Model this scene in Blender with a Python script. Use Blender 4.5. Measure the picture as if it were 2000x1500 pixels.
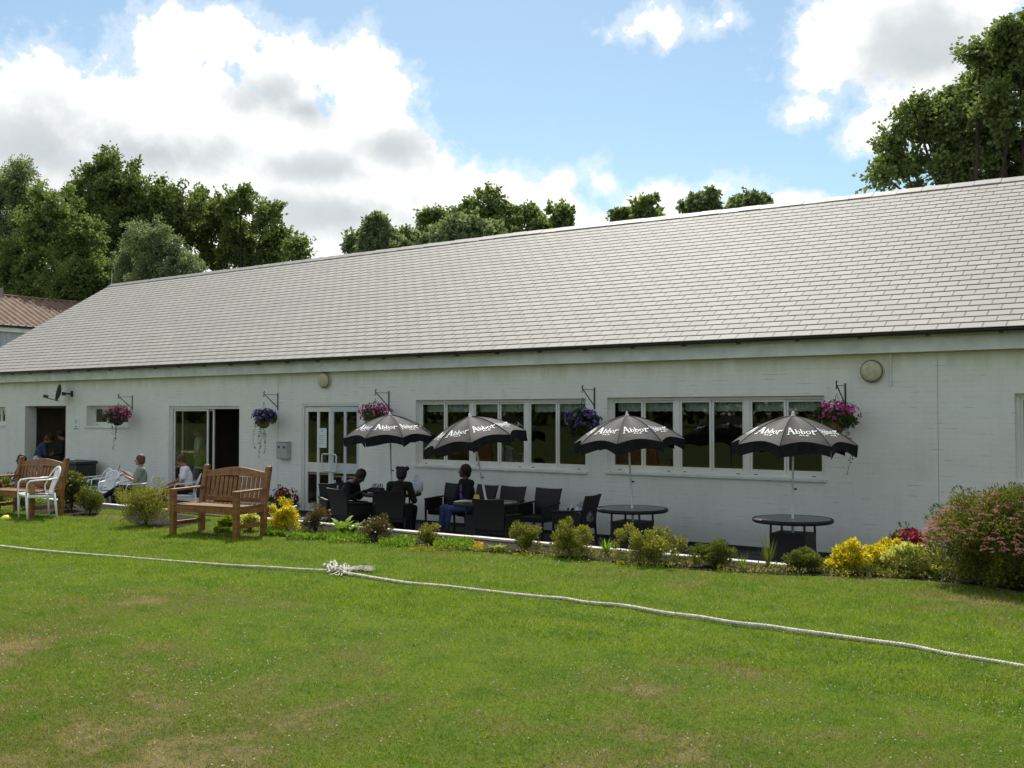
import bpy, math, random
import numpy as np
from mathutils import Vector, Matrix, noise as mnoise

for o in list(bpy.data.objects): bpy.data.objects.remove(o)
S = bpy.context.scene
COL = S.collection
R = math.radians

# ------------------------------------------------------------------ camera
F = 2022.0
CAMZ = 1.72
YAW = R(36.2)
PITCH = math.atan(57 / F)
FH = np.array([-math.sin(YAW), math.cos(YAW), 0.0])
RT = np.array([math.cos(YAW), math.sin(YAW), 0.0])
FW = FH * math.cos(PITCH) + np.array([0, 0, 1.0]) * math.sin(PITCH)
UP = np.cross(RT, FW)
cam = bpy.data.cameras.new('camera')
cam.sensor_width = 36.0
cam.lens = F / 2000 * 36.0
cam.clip_start = 0.1
cam.clip_end = 3000
camo = bpy.data.objects.new('camera', cam)
COL.objects.link(camo)
camo.location = (0, 0, CAMZ)
camo.rotation_euler = Vector(FW).to_track_quat('-Z', 'Y').to_euler()
S.camera = camo
S.render.resolution_x = 1024
S.render.resolution_y = 768


def ray(x, y):
    return FW + RT * (x - 1000) / F - UP * (y - 750) / F


def at(x, y, Y):
    """world point seen at photo pixel x, y on the vertical plane at distance Y"""
    d = ray(x, y)
    return np.array([0, 0, CAMZ]) + d * (Y / d[1])


def gr(x, y, Z=0.0):
    """world point seen at photo pixel x, y on the level plane Z"""
    d = ray(x, y)
    return np.array([0, 0, CAMZ]) + d * ((Z - CAMZ) / d[2])


# ------------------------------------------------------------------ view
S.render.engine = 'CYCLES'
S.view_settings.view_transform = 'Standard'
S.view_settings.look = 'None'
S.view_settings.exposure = 0.28
S.view_settings.gamma = 1
S.cycles.max_bounces = 8
S.cycles.transparent_max_bounces = 12

# ------------------------------------------------------------------ sun
SUN_AZ = math.atan2(-0.62, 0.78)      # measured from +Y towards +X
SUN_EL = R(51)
sd = Vector((math.sin(SUN_AZ) * math.cos(SUN_EL), math.cos(SUN_AZ) * math.cos(SUN_EL), math.sin(SUN_EL)))
sl = bpy.data.lights.new('sun', 'SUN')
sl.energy = 4.8
sl.angle = R(0.53)
sl.color = (1.0, 0.955, 0.88)
so = bpy.data.objects.new('sun', sl)
COL.objects.link(so)
so.rotation_euler = (-sd).to_track_quat('-Z', 'Y').to_euler()

# ------------------------------------------------------------------ world : Nishita sky with cumulus
W = bpy.data.worlds.new('World')
S.world = W
W.use_nodes = True
wn, wl = W.node_tree.nodes, W.node_tree.links
wn.clear()


class NG:
    """small helper to write node graphs"""
    def __init__(s, nt):
        s.n, s.l = nt.nodes, nt.links

    def node(s, t, **k):
        n = s.n.new(t)
        for a, b in k.items():
            setattr(n, a, b)
        return n

    def put(s, sock, v):
        if v is None:
            return
        if isinstance(v, bpy.types.NodeSocket):
            s.l.new(v, sock)
        else:
            sock.default_value = v

    def math(s, op, a, b=None, c=None, clamp=False):
        n = s.node('ShaderNodeMath', operation=op, use_clamp=clamp)
        s.put(n.inputs[0], a)
        s.put(n.inputs[1], b)
        s.put(n.inputs[2], c)
        return n.outputs[0]

    def mix(s, f, a, b, mode='MIX'):
        n = s.node('ShaderNodeMix', data_type='RGBA', blend_type=mode)
        s.put(n.inputs[0], f)
        for i, v in ((6, a), (7, b)):
            if not isinstance(v, bpy.types.NodeSocket):
                v = (*v, 1) if len(v) == 3 else v
            s.put(n.inputs[i], v)
        return n.outputs[2]

    def noise(s, vec, scale, detail=4, rough=0.55, dist=0.0, out=0):
        n = s.node('ShaderNodeTexNoise')
        s.put(n.inputs['Vector'], vec)
        n.inputs['Scale'].default_value = scale
        n.inputs['Detail'].default_value = detail
        n.inputs['Roughness'].default_value = rough
        n.inputs['Distortion'].default_value = dist
        return n.outputs[out]

    def step(s, v, a, b, lo=0.0, hi=1.0):
        n = s.node('ShaderNodeMapRange', interpolation_type='SMOOTHSTEP')
        s.put(n.inputs[0], v)
        for i, q in enumerate((a, b, lo, hi)):
            n.inputs[i + 1].default_value = q
        return n.outputs[0]

    def scale(s, vec, v):
        n = s.node('ShaderNodeVectorMath', operation='MULTIPLY')
        s.put(n.inputs[0], vec)
        n.inputs[1].default_value = v
        return n.outputs[0]


g = NG(W.node_tree)
sky = g.node('ShaderNodeTexSky', sky_type='NISHITA')
sky.sun_disc = False
sky.sun_elevation = SUN_EL
sky.sun_rotation = SUN_AZ
sky.air_density = 1.0
sky.dust_density = 0.4
sky.ozone_density = 1.4
skyc = g.mix(1.0, sky.outputs[0], (0.108, 0.115, 0.105), 'MULTIPLY')
tc = g.node('ShaderNodeTexCoord')
sep = g.node('ShaderNodeSeparateXYZ')
wl.new(tc.outputs['Generated'], sep.inputs[0])
AZ = g.math('ARCTAN2', sep.outputs[0], sep.outputs[1])
EL = g.math('ARCSINE', sep.outputs[2])
nz_big = g.noise(tc.outputs['Generated'], 9.0, 3, 0.5)
nz = g.noise(tc.outputs['Generated'], 16.0, 9, 0.6)
nzf = g.noise(tc.outputs['Generated'], 42.0, 7, 0.62)


def azel(x, y):
    d = ray(x, y)
    d = d / np.linalg.norm(d)
    return math.atan2(d[0], d[1]), math.asin(d[2])


def blob(x, y, rx, ry):
    a, e = azel(x, y)
    a1, e1 = azel(x + rx, y)
    a2, e2 = azel(x, y - ry)
    u = g.math('MULTIPLY', g.math('SUBTRACT', AZ, a), 1 / max(abs(a1 - a), 1e-4))
    v = g.math('MULTIPLY', g.math('SUBTRACT', EL, e), 1 / max(abs(e2 - e), 1e-4))
    q = g.math('SQRT', g.math('ADD', g.math('MULTIPLY', u, u), g.math('MULTIPLY', v, v)))
    return g.math('SUBTRACT', 1.0, q)


def field(lst, k=0.12):
    f = blob(*lst[0])
    for b in lst[1:]:
        f = g.math('SMOOTH_MAX', f, blob(*b), k)
    return f


clouds = field([(-150, 260, 330, 150), (120, 235, 250, 130), (330, 95, 92, 105), (440, 80, 90, 70), (560, 150, 130, 85),
                (690, 150, 110, 85), (745, 175, 80, 55), (480, 260, 280, 150), (720, 290, 120, 120), (800, 330, 100, 90),
                (600, 410, 350, 130), (250, 400, 350, 170), (400, 200, 200, 110), (330, 270, 200, 130), (930, 380, 140, 62), (1050, 410, 110, 58), (1098, 355, 30, 28),
                (900, 470, 380, 70), (1275, 398, 92, 50), (1540, 395, 75, 22), (1190, 450, 120, 40),
                (1800, 40, 270, 130), (1640, 80, 110, 110), (1880, 150, 210, 130), (1740, 250, 110, 46), (1830, 220, 130, 80),
                (-400, 300, 200, 200)])
small = g.math('MULTIPLY', field([(1590, 215, 50, 30), (1262, 45, 52, 32), (1298, 72, 26, 20), (1410, 43, 44, 24), (1185, 358, 40, 26), (1420, 372, 50, 22)]), 0.36)
clouds = g.math('MAXIMUM', clouds, small)
nz_c = g.math('SUBTRACT', nz, 0.5)
nzf_c = g.math('SUBTRACT', nzf, 0.5)
fill_clouds = g.math('MULTIPLY', g.math('SUBTRACT', nz_big, 0.50), 2.0)
# the clouds outside the part of the sky seen here come from the noise alone, shaped to brighten the front wall
cu, cv = azel(1000, 300)
du = g.math('SUBTRACT', AZ, cu)
dv = g.math('SUBTRACT', EL, cv)
away = g.step(g.math('MAXIMUM', g.math('ABSOLUTE', du), g.math('ABSOLUTE', g.math('MULTIPLY', dv, 1.3))), 0.52, 0.75, -1.0, 0.0)
fld = g.math('MAXIMUM', clouds, g.math('ADD', fill_clouds, away))
f2 = g.math('ADD', g.math('ADD', fld, 0.05), g.math('ADD', g.math('MULTIPLY', nz_c, 1.4), g.math('MULTIPLY', nzf_c, 1.5)))
mask = g.step(f2, -0.02, 0.36)
wisp = g.step(g.math('ADD', f2, g.math('MULTIPLY', nz_c, 0.5)), -0.32, 0.15, 0.0, 0.35)
mask = g.math('MAXIMUM', mask, wisp)
greys = field([(80, 290, 210, 100), (300, 300, 260, 62), (520, 185, 120, 62), (600, 215, 75, 40), (620, 330, 130, 36), (770, 290, 90, 48),
               (640, 420, 190, 50), (1820, 95, 190, 100), (1900, 190, 150, 60)], 0.2)
gm = g.step(g.math('ADD', greys, g.math('ADD', g.math('MULTIPLY', nz_c, 2.2), g.math('MULTIPLY', nzf_c, 0.5))), -0.45, 0.95)
cc = g.mix(gm, (1.0, 1.0, 0.99), (0.50, 0.54, 0.56))
cc = g.mix(g.math('MULTIPLY', g.step(nz, 0.40, 0.66), 0.30), cc, (0.74, 0.78, 0.80))
back = g.step(g.math('MAXIMUM', g.math('ABSOLUTE', du), g.math('ABSOLUTE', g.math('MULTIPLY', dv, 1.3))), 0.6, 1.0)
cc = g.mix(back, cc, (0.86, 0.84, 0.78))  # unseen clouds get a warm bright tone as fill for the front wall
wcol = g.mix(mask, skyc, cc)
bg = g.node('ShaderNodeBackground')
wl.new(wcol, bg.inputs[0])
bg.inputs[1].default_value = 1.0
wo = g.node('ShaderNodeOutputWorld')
wl.new(bg.outputs[0], wo.inputs[0])

# ================================================================== helpers
rnd = random.Random(7)
rng = np.random.default_rng(11)


def tag(o, label=None, cat=None, group=None, kind=None):
    for k, v in (('label', label), ('category', cat), ('group', group), ('kind', kind)):
        if v:
            o[k] = v
    return o


def empty(name, loc, rz=0.0):
    o = bpy.data.objects.new(name, None)
    o.empty_display_size = 0.1
    o.location = tuple(float(v) for v in loc)
    o.rotation_euler = (0, 0, rz)
    COL.objects.link(o)
    return o


def copy_tree(o, parent=None):
    c = o.copy()
    COL.objects.link(c)
    c.parent = parent
    for ch in o.children:
        copy_tree(ch, c)
    return c


class MB:
    def __init__(s):
        s.v, s.f = [], []

    def add(s, vs, fs):
        b = len(s.v)
        s.v += [tuple(map(float, v)) for v in vs]
        s.f += [tuple(i + b for i in f) for f in fs]
        return s

    def box(s, c, size, rot=None, taper=1.0):
        x, y, z = [q / 2 for q in size]
        vs = [Vector((sx * x * (taper if sz > 0 else 1), sy * y * (taper if sz > 0 else 1), sz * z)) for sz in (-1, 1) for sy in (-1, 1) for sx in (-1, 1)]
        if rot is not None:
            vs = [rot @ v for v in vs]
        vs = [v + Vector(c) for v in vs]
        return s.add(vs, [(0, 2, 3, 1), (4, 5, 7, 6), (0, 1, 5, 4), (2, 6, 7, 3), (0, 4, 6, 2), (1, 3, 7, 5)])

    def bbox(s, x0, x1, y0, y1, z0, z1):
        return s.box(((x0 + x1) / 2, (y0 + y1) / 2, (z0 + z1) / 2), (abs(x1 - x0), abs(y1 - y0), abs(z1 - z0)))

    def bar(s, a, b, w, h, up=(0, 0, 1)):
        a, b = Vector(a), Vector(b)
        d = (b - a)
        L = d.length
        d.normalize()
        u = Vector(up)
        x = d.cross(u)
        if x.length < 1e-4:
            x = d.cross(Vector((0, 1, 0)))
        x.normalize()
        z = x.cross(d)
        vs = []
        for p in (a, b):
            for i, j in ((-1, -1), (1, -1), (1, 1), (-1, 1)):
                vs.append(p + x * i * w / 2 + z * j * h / 2)
        return s.add(vs, [(0, 1, 2, 3), (7, 6, 5, 4), (0, 4, 5, 1), (1, 5, 6, 2), (2, 6, 7, 3), (3, 7, 4, 0)])

    def tube(s, pts, r, seg=8, flat=1.0, cap=True, up=(0, 0, 1)):
        P = [Vector(p) for p in pts]
        n = len(P)
        rr = r if isinstance(r, (list, tuple)) else [r] * n
        vs = []
        x = None
        for i, p in enumerate(P):
            d = (P[min(i + 1, n - 1)] - P[max(i - 1, 0)])
            if d.length < 1e-9:
                d = Vector((0, 0, 1))
            d.normalize()
            if x is None:
                x = d.cross(Vector(up))
                if x.length < 1e-3:
                    x = d.cross(Vector((1, 0, 0.01)))
            x = (x - d * x.dot(d))
            x.normalize()
            z = x.cross(d)
            for k in range(seg):
                a = 2 * math.pi * k / seg
                vs.append(p + x * math.cos(a) * rr[i] + z * math.sin(a) * rr[i] * flat)
        fs = [(i * seg + k, i * seg + (k + 1) % seg, (i + 1) * seg + (k + 1) % seg, (i + 1) * seg + k) for i in range(n - 1) for k in range(seg)]
        if cap:
            fs.append(tuple(reversed(range(seg))))
            fs.append(tuple(range((n - 1) * seg, n * seg)))
        return s.add(vs, fs)

    def lathe(s, prof, seg=24, c=(0, 0, 0), axis='z'):
        vs, fs = [], []
        for r, z in prof:
            for k in range(seg):
                a = 2 * math.pi * k / seg
                p = (r * math.cos(a), r * math.sin(a), z)
                if axis == 'y':
                    p = (p[0], p[2], p[1])
                vs.append((p[0] + c[0], p[1] + c[1], p[2] + c[2]))
        n = len(prof)
        for i in range(n - 1):
            for k in range(seg):
                fs.append((i * seg + k, i * seg + (k + 1) % seg, (i + 1) * seg + (k + 1) % seg, (i + 1) * seg + k))
        closed = prof[0] == prof[-1]
        if prof[0][0] > 1e-5 and not closed:
            fs.append(tuple(range(seg)))
        if prof[-1][0] > 1e-5 and not closed:
            fs.append(tuple(range((n - 1) * seg, n * seg)))
        return s.add(vs, fs)

    def ell(s, c, r, seg=12, rings=8, rot=None):
        vs, fs = [], []
        for i in range(rings + 1):
            t = math.pi * i / rings
            for k in range(seg):
                a = 2 * math.pi * k / seg
                v = Vector((math.sin(t) * math.cos(a) * r[0], math.sin(t) * math.sin(a) * r[1], math.cos(t) * r[2]))
                if rot is not None:
                    v = rot @ v
                vs.append(v + Vector(c))
        for i in range(rings):
            for k in range(seg):
                fs.append((i * seg + k, (i + 1) * seg + k, (i + 1) * seg + (k + 1) % seg, i * seg + (k + 1) % seg))
        return s.add(vs, fs)

    def cap(s, a, ra, b, rb, seg=12):
        """tapered capsule"""
        a, b = Vector(a), Vector(b)
        d = b - a
        L = max(d.length, 1e-6)
        d.normalize()
        pts, rr = [], []
        for t in (-1, -.87, -.5, 0):
            pts.append(a + d * ra * t)
            rr.append(max(ra * math.sqrt(max(0, 1 - t * t)), 0.0008))
        for t in (0, .5, .87, 1):
            pts.append(b + d * rb * t)
            rr.append(max(rb * math.sqrt(max(0, 1 - t * t)), 0.0008))
        return s.tube(pts, rr, seg)

    def build(s, name, mat, parent=None, world=False, smooth=False, remesh=None, bevel=None, sm_iter=0):
        me = bpy.data.meshes.new(name)
        v = np.array(s.v, dtype=np.float32).reshape(-1, 3)
        if world and parent is not None:
            off = np.zeros(3)
            q = parent
            while q is not None:
                off += np.array(q.location)
                q = q.parent
            v = v - off
        me.from_pydata([tuple(p) for p in v.tolist()], [], s.f)
        me.validate()
        me.materials.append(mat)
        if smooth:
            me.polygons.foreach_set('use_smooth', [True] * len(me.polygons))
        o = bpy.data.objects.new(name, me)
        COL.objects.link(o)
        if remesh:
            m = o.modifiers.new('r', 'REMESH')
            m.mode = 'VOXEL'
            m.voxel_size = remesh
            m.use_smooth_shade = True
            if sm_iter:
                k = o.modifiers.new('s', 'SMOOTH')
                k.iterations = sm_iter
                k.factor = 0.5
            dg = bpy.context.evaluated_depsgraph_get()
            me2 = bpy.data.meshes.new_from_object(o.evaluated_get(dg))
            o.modifiers.clear()
            o.data = me2
            me2.name = name
            me2.materials.clear()
            me2.materials.append(mat)
            me2.polygons.foreach_set('use_smooth', [True] * len(me2.polygons))
        if bevel:
            m = o.modifiers.new('b', 'BEVEL')
            m.width = bevel
            m.segments = 2
            m.limit_method = 'ANGLE'
            m.angle_limit = R(40)
        if parent is not None:
            o.parent = parent
        return o


def np_mesh(name, verts, faces, mat, parent=None, world=True, smooth=False):
    """big meshes: verts (n,3), faces (m,k) with constant k"""
    me = bpy.data.meshes.new(name)
    verts = np.asarray(verts, dtype=np.float32)
    faces = np.asarray(faces, dtype=np.int32)
    if world and parent is not None:
        off = np.zeros(3, dtype=np.float32)
        q = parent
        while q is not None:
            off += np.array(q.location, dtype=np.float32)
            q = q.parent
        verts = verts - off
    m, k = faces.shape
    me.vertices.add(len(verts))
    me.vertices.foreach_set('co', verts.ravel())
    me.loops.add(m * k)
    me.loops.foreach_set('vertex_index', faces.ravel())
    me.polygons.add(m)
    me.polygons.foreach_set('loop_start', np.arange(0, m * k, k, dtype=np.int32))
    me.polygons.foreach_set('loop_total', np.full(m, k, dtype=np.int32))
    if smooth:
        me.polygons.foreach_set('use_smooth', np.ones(m, dtype=bool))
    me.update(calc_edges=True)
    me.materials.append(mat)
    o = bpy.data.objects.new(name, me)
    COL.objects.link(o)
    if parent is not None:
        o.parent = parent
    return o


# ================================================================== materials
def newmat(name):
    m = bpy.data.materials.new(name)
    m.use_nodes = True
    nt = m.node_tree
    nt.nodes.clear()
    g = NG(nt)
    out = g.node('ShaderNodeOutputMaterial')
    return m, g, out


def pbsdf(g, col, rough=0.6, spec=0.5, metal=0.0, bump=None, bstr=0.3, bdist=0.01):
    p = g.node('ShaderNodeBsdfPrincipled')
    if not isinstance(col, bpy.types.NodeSocket):
        col = (*col, 1) if len(col) == 3 else col
    g.put(p.inputs['Base Color'], col)
    g.put(p.inputs['Roughness'], rough)
    p.inputs['Specular IOR Level'].default_value = spec
    p.inputs['Metallic'].default_value = metal
    if bump is not None:
        b = g.node('ShaderNodeBump')
        b.inputs['Strength'].default_value = bstr
        b.inputs['Distance'].default_value = bdist
        g.l.new(bump, b.inputs['Height'])
        g.l.new(b.outputs[0], p.inputs['Normal'])
    return p


def simple(name, col, rough=0.6, spec=0.4, metal=0.0, var=0.12, scale=12, bstr=0.15):
    m, g, out = newmat(name)
    t = g.node('ShaderNodeTexCoord')
    n = g.noise(t.outputs['Object'], scale, 5, 0.6)
    a = tuple(c * (1 - var) for c in col)
    b = tuple(min(1, c * (1 + var)) for c in col)
    c = g.mix(g.step(n, 0.3, 0.7), a, b)
    p = pbsdf(g, c, rough, spec, metal, g.noise(t.outputs['Object'], scale * 6, 4), bstr, 0.004)
    g.l.new(p.outputs[0], out.inputs[0])
    return m


def leafmat(name, c1, c2, c3=None, trans=0.35, rough=0.5, bias=(0.0, 0.6, 1.0)):
    m, g, out = newmat(name)
    geo = g.node('ShaderNodeNewGeometry')
    cr = g.node('ShaderNodeValToRGB')
    e = cr.color_ramp.elements
    e[0].position = bias[0]
    e[0].color = (*c1, 1)
    e[1].position = bias[1]
    e[1].color = (*c2, 1)
    if c3:
        q = e.new(bias[2])
        q.color = (*c3, 1)
    g.l.new(geo.outputs['Random Per Island'], cr.inputs[0])
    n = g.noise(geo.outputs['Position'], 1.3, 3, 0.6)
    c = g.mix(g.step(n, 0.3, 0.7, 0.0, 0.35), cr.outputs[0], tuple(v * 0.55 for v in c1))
    p = pbsdf(g, c, 0.7, 0.18)
    tr = g.node('ShaderNodeBsdfTranslucent')
    tcol = g.mix(1.0, c, (1.15, 1.18, 0.6), 'MULTIPLY')
    g.l.new(tcol, tr.inputs[0])
    mx = g.node('ShaderNodeMixShader')
    mx.inputs[0].default_value = trans
    g.l.new(p.outputs[0], mx.inputs[1])
    g.l.new(tr.outputs[0], mx.inputs[2])
    g.l.new(mx.outputs[0], out.inputs[0])
    return m


def grass_colour(g):
    geo = g.node('ShaderNodeNewGeometry')
    pos = geo.outputs['Position']
    sp = g.node('ShaderNodeSeparateXYZ')
    g.l.new(pos, sp.inputs[0])
    big = g.noise(pos, 0.55, 5, 0.6, 0.4)
    mid = g.noise(pos, 2.2, 5, 0.65, 0.3)
    fine = g.noise(pos, 11, 4, 0.6)
    green = g.mix(g.step(mid, 0.32, 0.66), (0.092, 0.182, 0.008), (0.182, 0.272, 0.012))
    green = g.mix(g.step(fine, 0.35, 0.7, 0, 0.5), green, (0.205, 0.250, 0.042))
    # dry, trodden turf : more of it on the ground near y = 3..6
    near = g.math('MULTIPLY', g.step(sp.outputs[1], 3.0, 8.2, 0.145, 0.0), g.step(sp.outputs[1], -3.0, 1.0))
    far = g.step(sp.outputs[1], 8.4, 9.8, 0.0, 0.10)
    b = g.math('ADD', g.math('ADD', g.math('MULTIPLY', big, 0.55), g.math('MULTIPLY', mid, 0.45)), g.math('ADD', near, far))
    brown = g.step(b, 0.53, 0.72, 0, 0.85)
    c = g.mix(brown, green, (0.180, 0.165, 0.052))
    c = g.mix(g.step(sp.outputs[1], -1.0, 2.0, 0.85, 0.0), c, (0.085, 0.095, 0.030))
    b2 = g.step(g.math('ADD', b, g.math('MULTIPLY', fine, 0.15)), 0.715, 0.83, 0, 0.8)
    c = g.mix(b2, c, (0.36, 0.285, 0.15))
    return c, pos, fine, geo


MAT = {}
# lawn
m, g, out = newmat('lawn_turf')
c, pos, fine, geo = grass_colour(g)
n1 = g.noise(pos, 45, 6, 0.7)
n2 = g.noise(pos, 140, 3, 0.6)
c2 = g.mix(g.step(n1, 0.35, 0.65), g.mix(1.0, c, (0.50, 0.52, 0.50), 'MULTIPLY'), g.mix(1.0, c, (0.9, 0.92, 0.9), 'MULTIPLY'))
p = pbsdf(g, c2, 0.85, 0.1, 0, g.math('ADD', n1, g.math('MULTIPLY', n2, 0.5)), 0.9, 0.03)
g.l.new(p.outputs[0], out.inputs[0])
MAT['lawn'] = m
m, g, out = newmat('grass_blades')
c, pos, fine, geo = grass_colour(g)
rv = geo.outputs['Random Per Island']
c = g.mix(g.step(rv, 0.0, 1.0, 0, 0.5), c, g.mix(1.0, c, (1.75, 1.55, 1.5), 'MULTIPLY'))
c = g.mix(g.step(rv, 0.88, 0.93, 0, 0.75), c, (0.42, 0.36, 0.19))
p = pbsdf(g, c, 0.7, 0.12)
tr = g.node('ShaderNodeBsdfTranslucent')
g.l.new(g.mix(1.0, c, (1.2, 1.3, 0.6), 'MULTIPLY'), tr.inputs[0])
mx = g.node('ShaderNodeMixShader')
mx.inputs[0].default_value = 0.4
g.l.new(p.outputs[0], mx.inputs[1])
g.l.new(tr.outputs[0], mx.inputs[2])
g.l.new(mx.outputs[0], out.inputs[0])
MAT['blades'] = m

# painted brick
m, g, out = newmat('white_painted_brick')
geo = g.node('ShaderNodeNewGeometry')
sp = g.node('ShaderNodeSeparateXYZ')
g.l.new(geo.outputs['Position'], sp.inputs[0])
cb = g.node('ShaderNodeCombineXYZ')
g.l.new(g.math('ADD', sp.outputs[0], sp.outputs[1]), cb.inputs[0])
g.l.new(sp.outputs[2], cb.inputs[1])
br = g.node('ShaderNodeTexBrick')
g.l.new(cb.outputs[0], br.inputs[0])
br.inputs['Scale'].default_value = 1.0
br.inputs['Brick Width'].default_value = 0.225
br.inputs['Row Height'].default_value = 0.075
br.inputs['Mortar Size'].default_value = 0.0045
br.inputs['Mortar Smooth'].default_value = 0.6
br.inputs['Color1'].default_value = (0.81, 0.805, 0.75, 1)
br.inputs['Color2'].default_value = (0.795, 0.79, 0.735, 1)
br.inputs['Mortar'].default_value = (0.755, 0.75, 0.70, 1)
stain = g.noise(geo.outputs['Position'], 1.1, 5, 0.65)
stn = g.noise(g.scale(geo.outputs['Position'], (5, 5, 0.6)), 1.0, 5, 0.6)
c = g.mix(g.step(stain, 0.4, 0.75, 0, 0.3), br.outputs[0], (0.64, 0.64, 0.56))
lowrow = g.math('FRACT', g.math('ADD', g.math('MULTIPLY', sp.outputs[2], 1 / 0.075), 0.04))
crk = g.math('MULTIPLY', g.step(g.noise(g.scale(geo.outputs['Position'], (2.0, 2.0, 13.3)), 1.0, 4, 0.7), 0.54, 0.62), g.step(lowrow, 0.0, 0.17, 0.6, 0.0))
c = g.mix(crk, c, (0.12, 0.13, 0.13))
drip = g.noise(g.scale(geo.outputs['Position'], (3.5, 3.5, 0.5)), 1.0, 5, 0.65)
c = g.mix(g.step(drip, 0.5, 0.8, 0, 0.28), c, (0.50, 0.51, 0.44))
mott = g.noise(geo.outputs['Position'], 7, 5, 0.7)
c = g.mix(g.step(mott, 0.5, 0.72, 0, 0.22), c, (0.60, 0.60, 0.55))
alg = g.step(g.math('ADD', sp.outputs[2], g.math('MULTIPLY', g.math('SUBTRACT', stn, 0.5), 0.45)), 2.28, 2.68, 0, 0.72)
c = g.mix(alg, c, (0.46, 0.45, 0.20))
low = g.step(g.math('SUBTRACT', sp.outputs[2], g.math('MULTIPLY', stn, 0.25)), -0.45, -0.05, 0.35, 0)
c = g.mix(low, c, (0.40, 0.42, 0.38))
h = g.math('ADD', g.math('MULTIPLY', br.outputs[1], -1.0), g.math('MULTIPLY', g.noise(geo.outputs['Position'], 30, 5, 0.6), 0.35))
p = pbsdf(g, c, 0.62, 0.3, 0, h, 0.32, 0.005)
g.l.new(p.outputs[0], out.inputs[0])
MAT['wall'] = m

# roof slates
RS = math.atan(0.606)
m, g, out = newmat('pale_roof_slates')
geo = g.node('ShaderNodeNewGeometry')
sp = g.node('ShaderNodeSeparateXYZ')
g.l.new(geo.outputs['Position'], sp.inputs[0])
sv = g.math('MULTIPLY', g.math('SUBTRACT', sp.outputs[1], 15.15), 1 / math.cos(RS))
cb = g.node('ShaderNodeCombineXYZ')
wob = g.math('MULTIPLY', g.math('SUBTRACT', g.noise(geo.outputs['Position'], 3.0, 2), 0.5), 0.012)
g.l.new(g.math('ADD', sp.outputs[0], wob), cb.inputs[0])
g.l.new(g.math('ADD', sv, 20 * 0.185), cb.inputs[1])
br = g.node('ShaderNodeTexBrick')
g.l.new(cb.outputs[0], br.inputs[0])
br.inputs['Scale'].default_value = 1.0
br.inputs['Brick Width'].default_value = 0.30
br.inputs['Row Height'].default_value = 0.185
br.inputs['Mortar Size'].default_value = 0.0115
br.inputs['Mortar Smooth'].default_value = 0.25
br.inputs['Bias'].default_value = -0.1
br.inputs['Color1'].default_value = (0.312, 0.301, 0.267, 1)
br.inputs['Color2'].default_value = (0.362, 0.348, 0.309, 1)
br.inputs['Mortar'].default_value = (0.100, 0.096, 0.087, 1)
lic = g.noise(geo.outputs['Position'], 5, 6, 0.7)
lic2 = g.noise(geo.outputs['Position'], 0.6, 4, 0.6)
c = g.mix(g.step(lic, 0.5, 0.75, 0, 0.35), br.outputs[0], (0.42, 0.40, 0.32))
c = g.mix(g.step(lic2, 0.35, 0.7, 0, 0.25), c, (0.27, 0.265, 0.25))
h = g.math('ADD', g.math('MULTIPLY', br.outputs[1], -1.0), g.math('MULTIPLY', g.noise(geo.outputs['Position'], 18, 5, 0.6), 0.4))
p = pbsdf(g, c, 0.72, 0.3, 0, h, 0.5, 0.006)
g.l.new(p.outputs[0], out.inputs[0])
MAT['slate'] = m

# pantiles of the neighbour
m, g, out = newmat('brown_roof_tiles')
geo = g.node('ShaderNodeNewGeometry')
n = g.noise(geo.outputs['Position'], 3.0, 6, 0.7)
c = g.mix(g.step(n, 0.3, 0.7), (0.14, 0.083, 0.062), (0.24, 0.165, 0.12))
c = g.mix(g.step(g.noise(geo.outputs['Position'], 1.2, 5, 0.7), 0.55, 0.75, 0, 0.5), c, (0.20, 0.19, 0.10))
p = pbsdf(g, c, 0.8, 0.2, 0, n, 0.3, 0.02)
g.l.new(p.outputs[0], out.inputs[0])
MAT['pantile'] = m


def woodmat(name, a, b, rough=0.42):
    m, g, out = newmat(name)
    t = g.node('ShaderNodeTexCoord')
    n = g.noise(g.scale(t.outputs['Object'], (4, 4, 34)), 1.0, 5, 0.6, 0.6)
    n2 = g.noise(g.scale(t.outputs['Object'], (30, 30, 5)), 1.0, 5, 0.6, 0.6)
    c = g.mix(g.step(g.math('MULTIPLY', g.math('ADD', n, n2), 0.5), 0.36, 0.64), a, b)
    p = pbsdf(g, c, rough, 0.4, 0, n2, 0.15, 0.003)
    g.l.new(p.outputs[0], out.inputs[0])
    return m


MAT['wood'] = woodmat('stained_bench_timber', (0.165, 0.070, 0.022), (0.320, 0.150, 0.048))
MAT['coping'] = simple('pale_edging_timber', (0.60, 0.56, 0.50), 0.7, 0.3, var=0.2, scale=6)
MAT['edgeface'] = simple('dark_edging_brick', (0.045, 0.028, 0.025), 0.85, 0.2, var=0.35, scale=9)
MAT['white'] = simple('white_window_plastic', (0.72, 0.71, 0.66), 0.35, 0.5, var=0.05, scale=4, bstr=0.03)
MAT['whitepaint'] = simple('white_painted_board', (0.72, 0.73, 0.70), 0.5, 0.4, var=0.12, scale=3, bstr=0.05)
MAT['greydoor'] = simple('blue_grey_door_paint', (0.52, 0.58, 0.60), 0.35, 0.5, var=0.06, scale=4, bstr=0.03)
MAT['gutter'] = simple('dark_brown_gutter', (0.030, 0.022, 0.018), 0.35, 0.5, var=0.3, scale=3)
MAT['plastic'] = simple('white_moulded_plastic', (0.80, 0.81, 0.81), 0.32, 0.5, var=0.04, scale=5, bstr=0.02)
MAT['pole'] = simple('white_parasol_pole', (0.66, 0.67, 0.66), 0.4, 0.5, var=0.08, scale=8, bstr=0.02)
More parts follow.
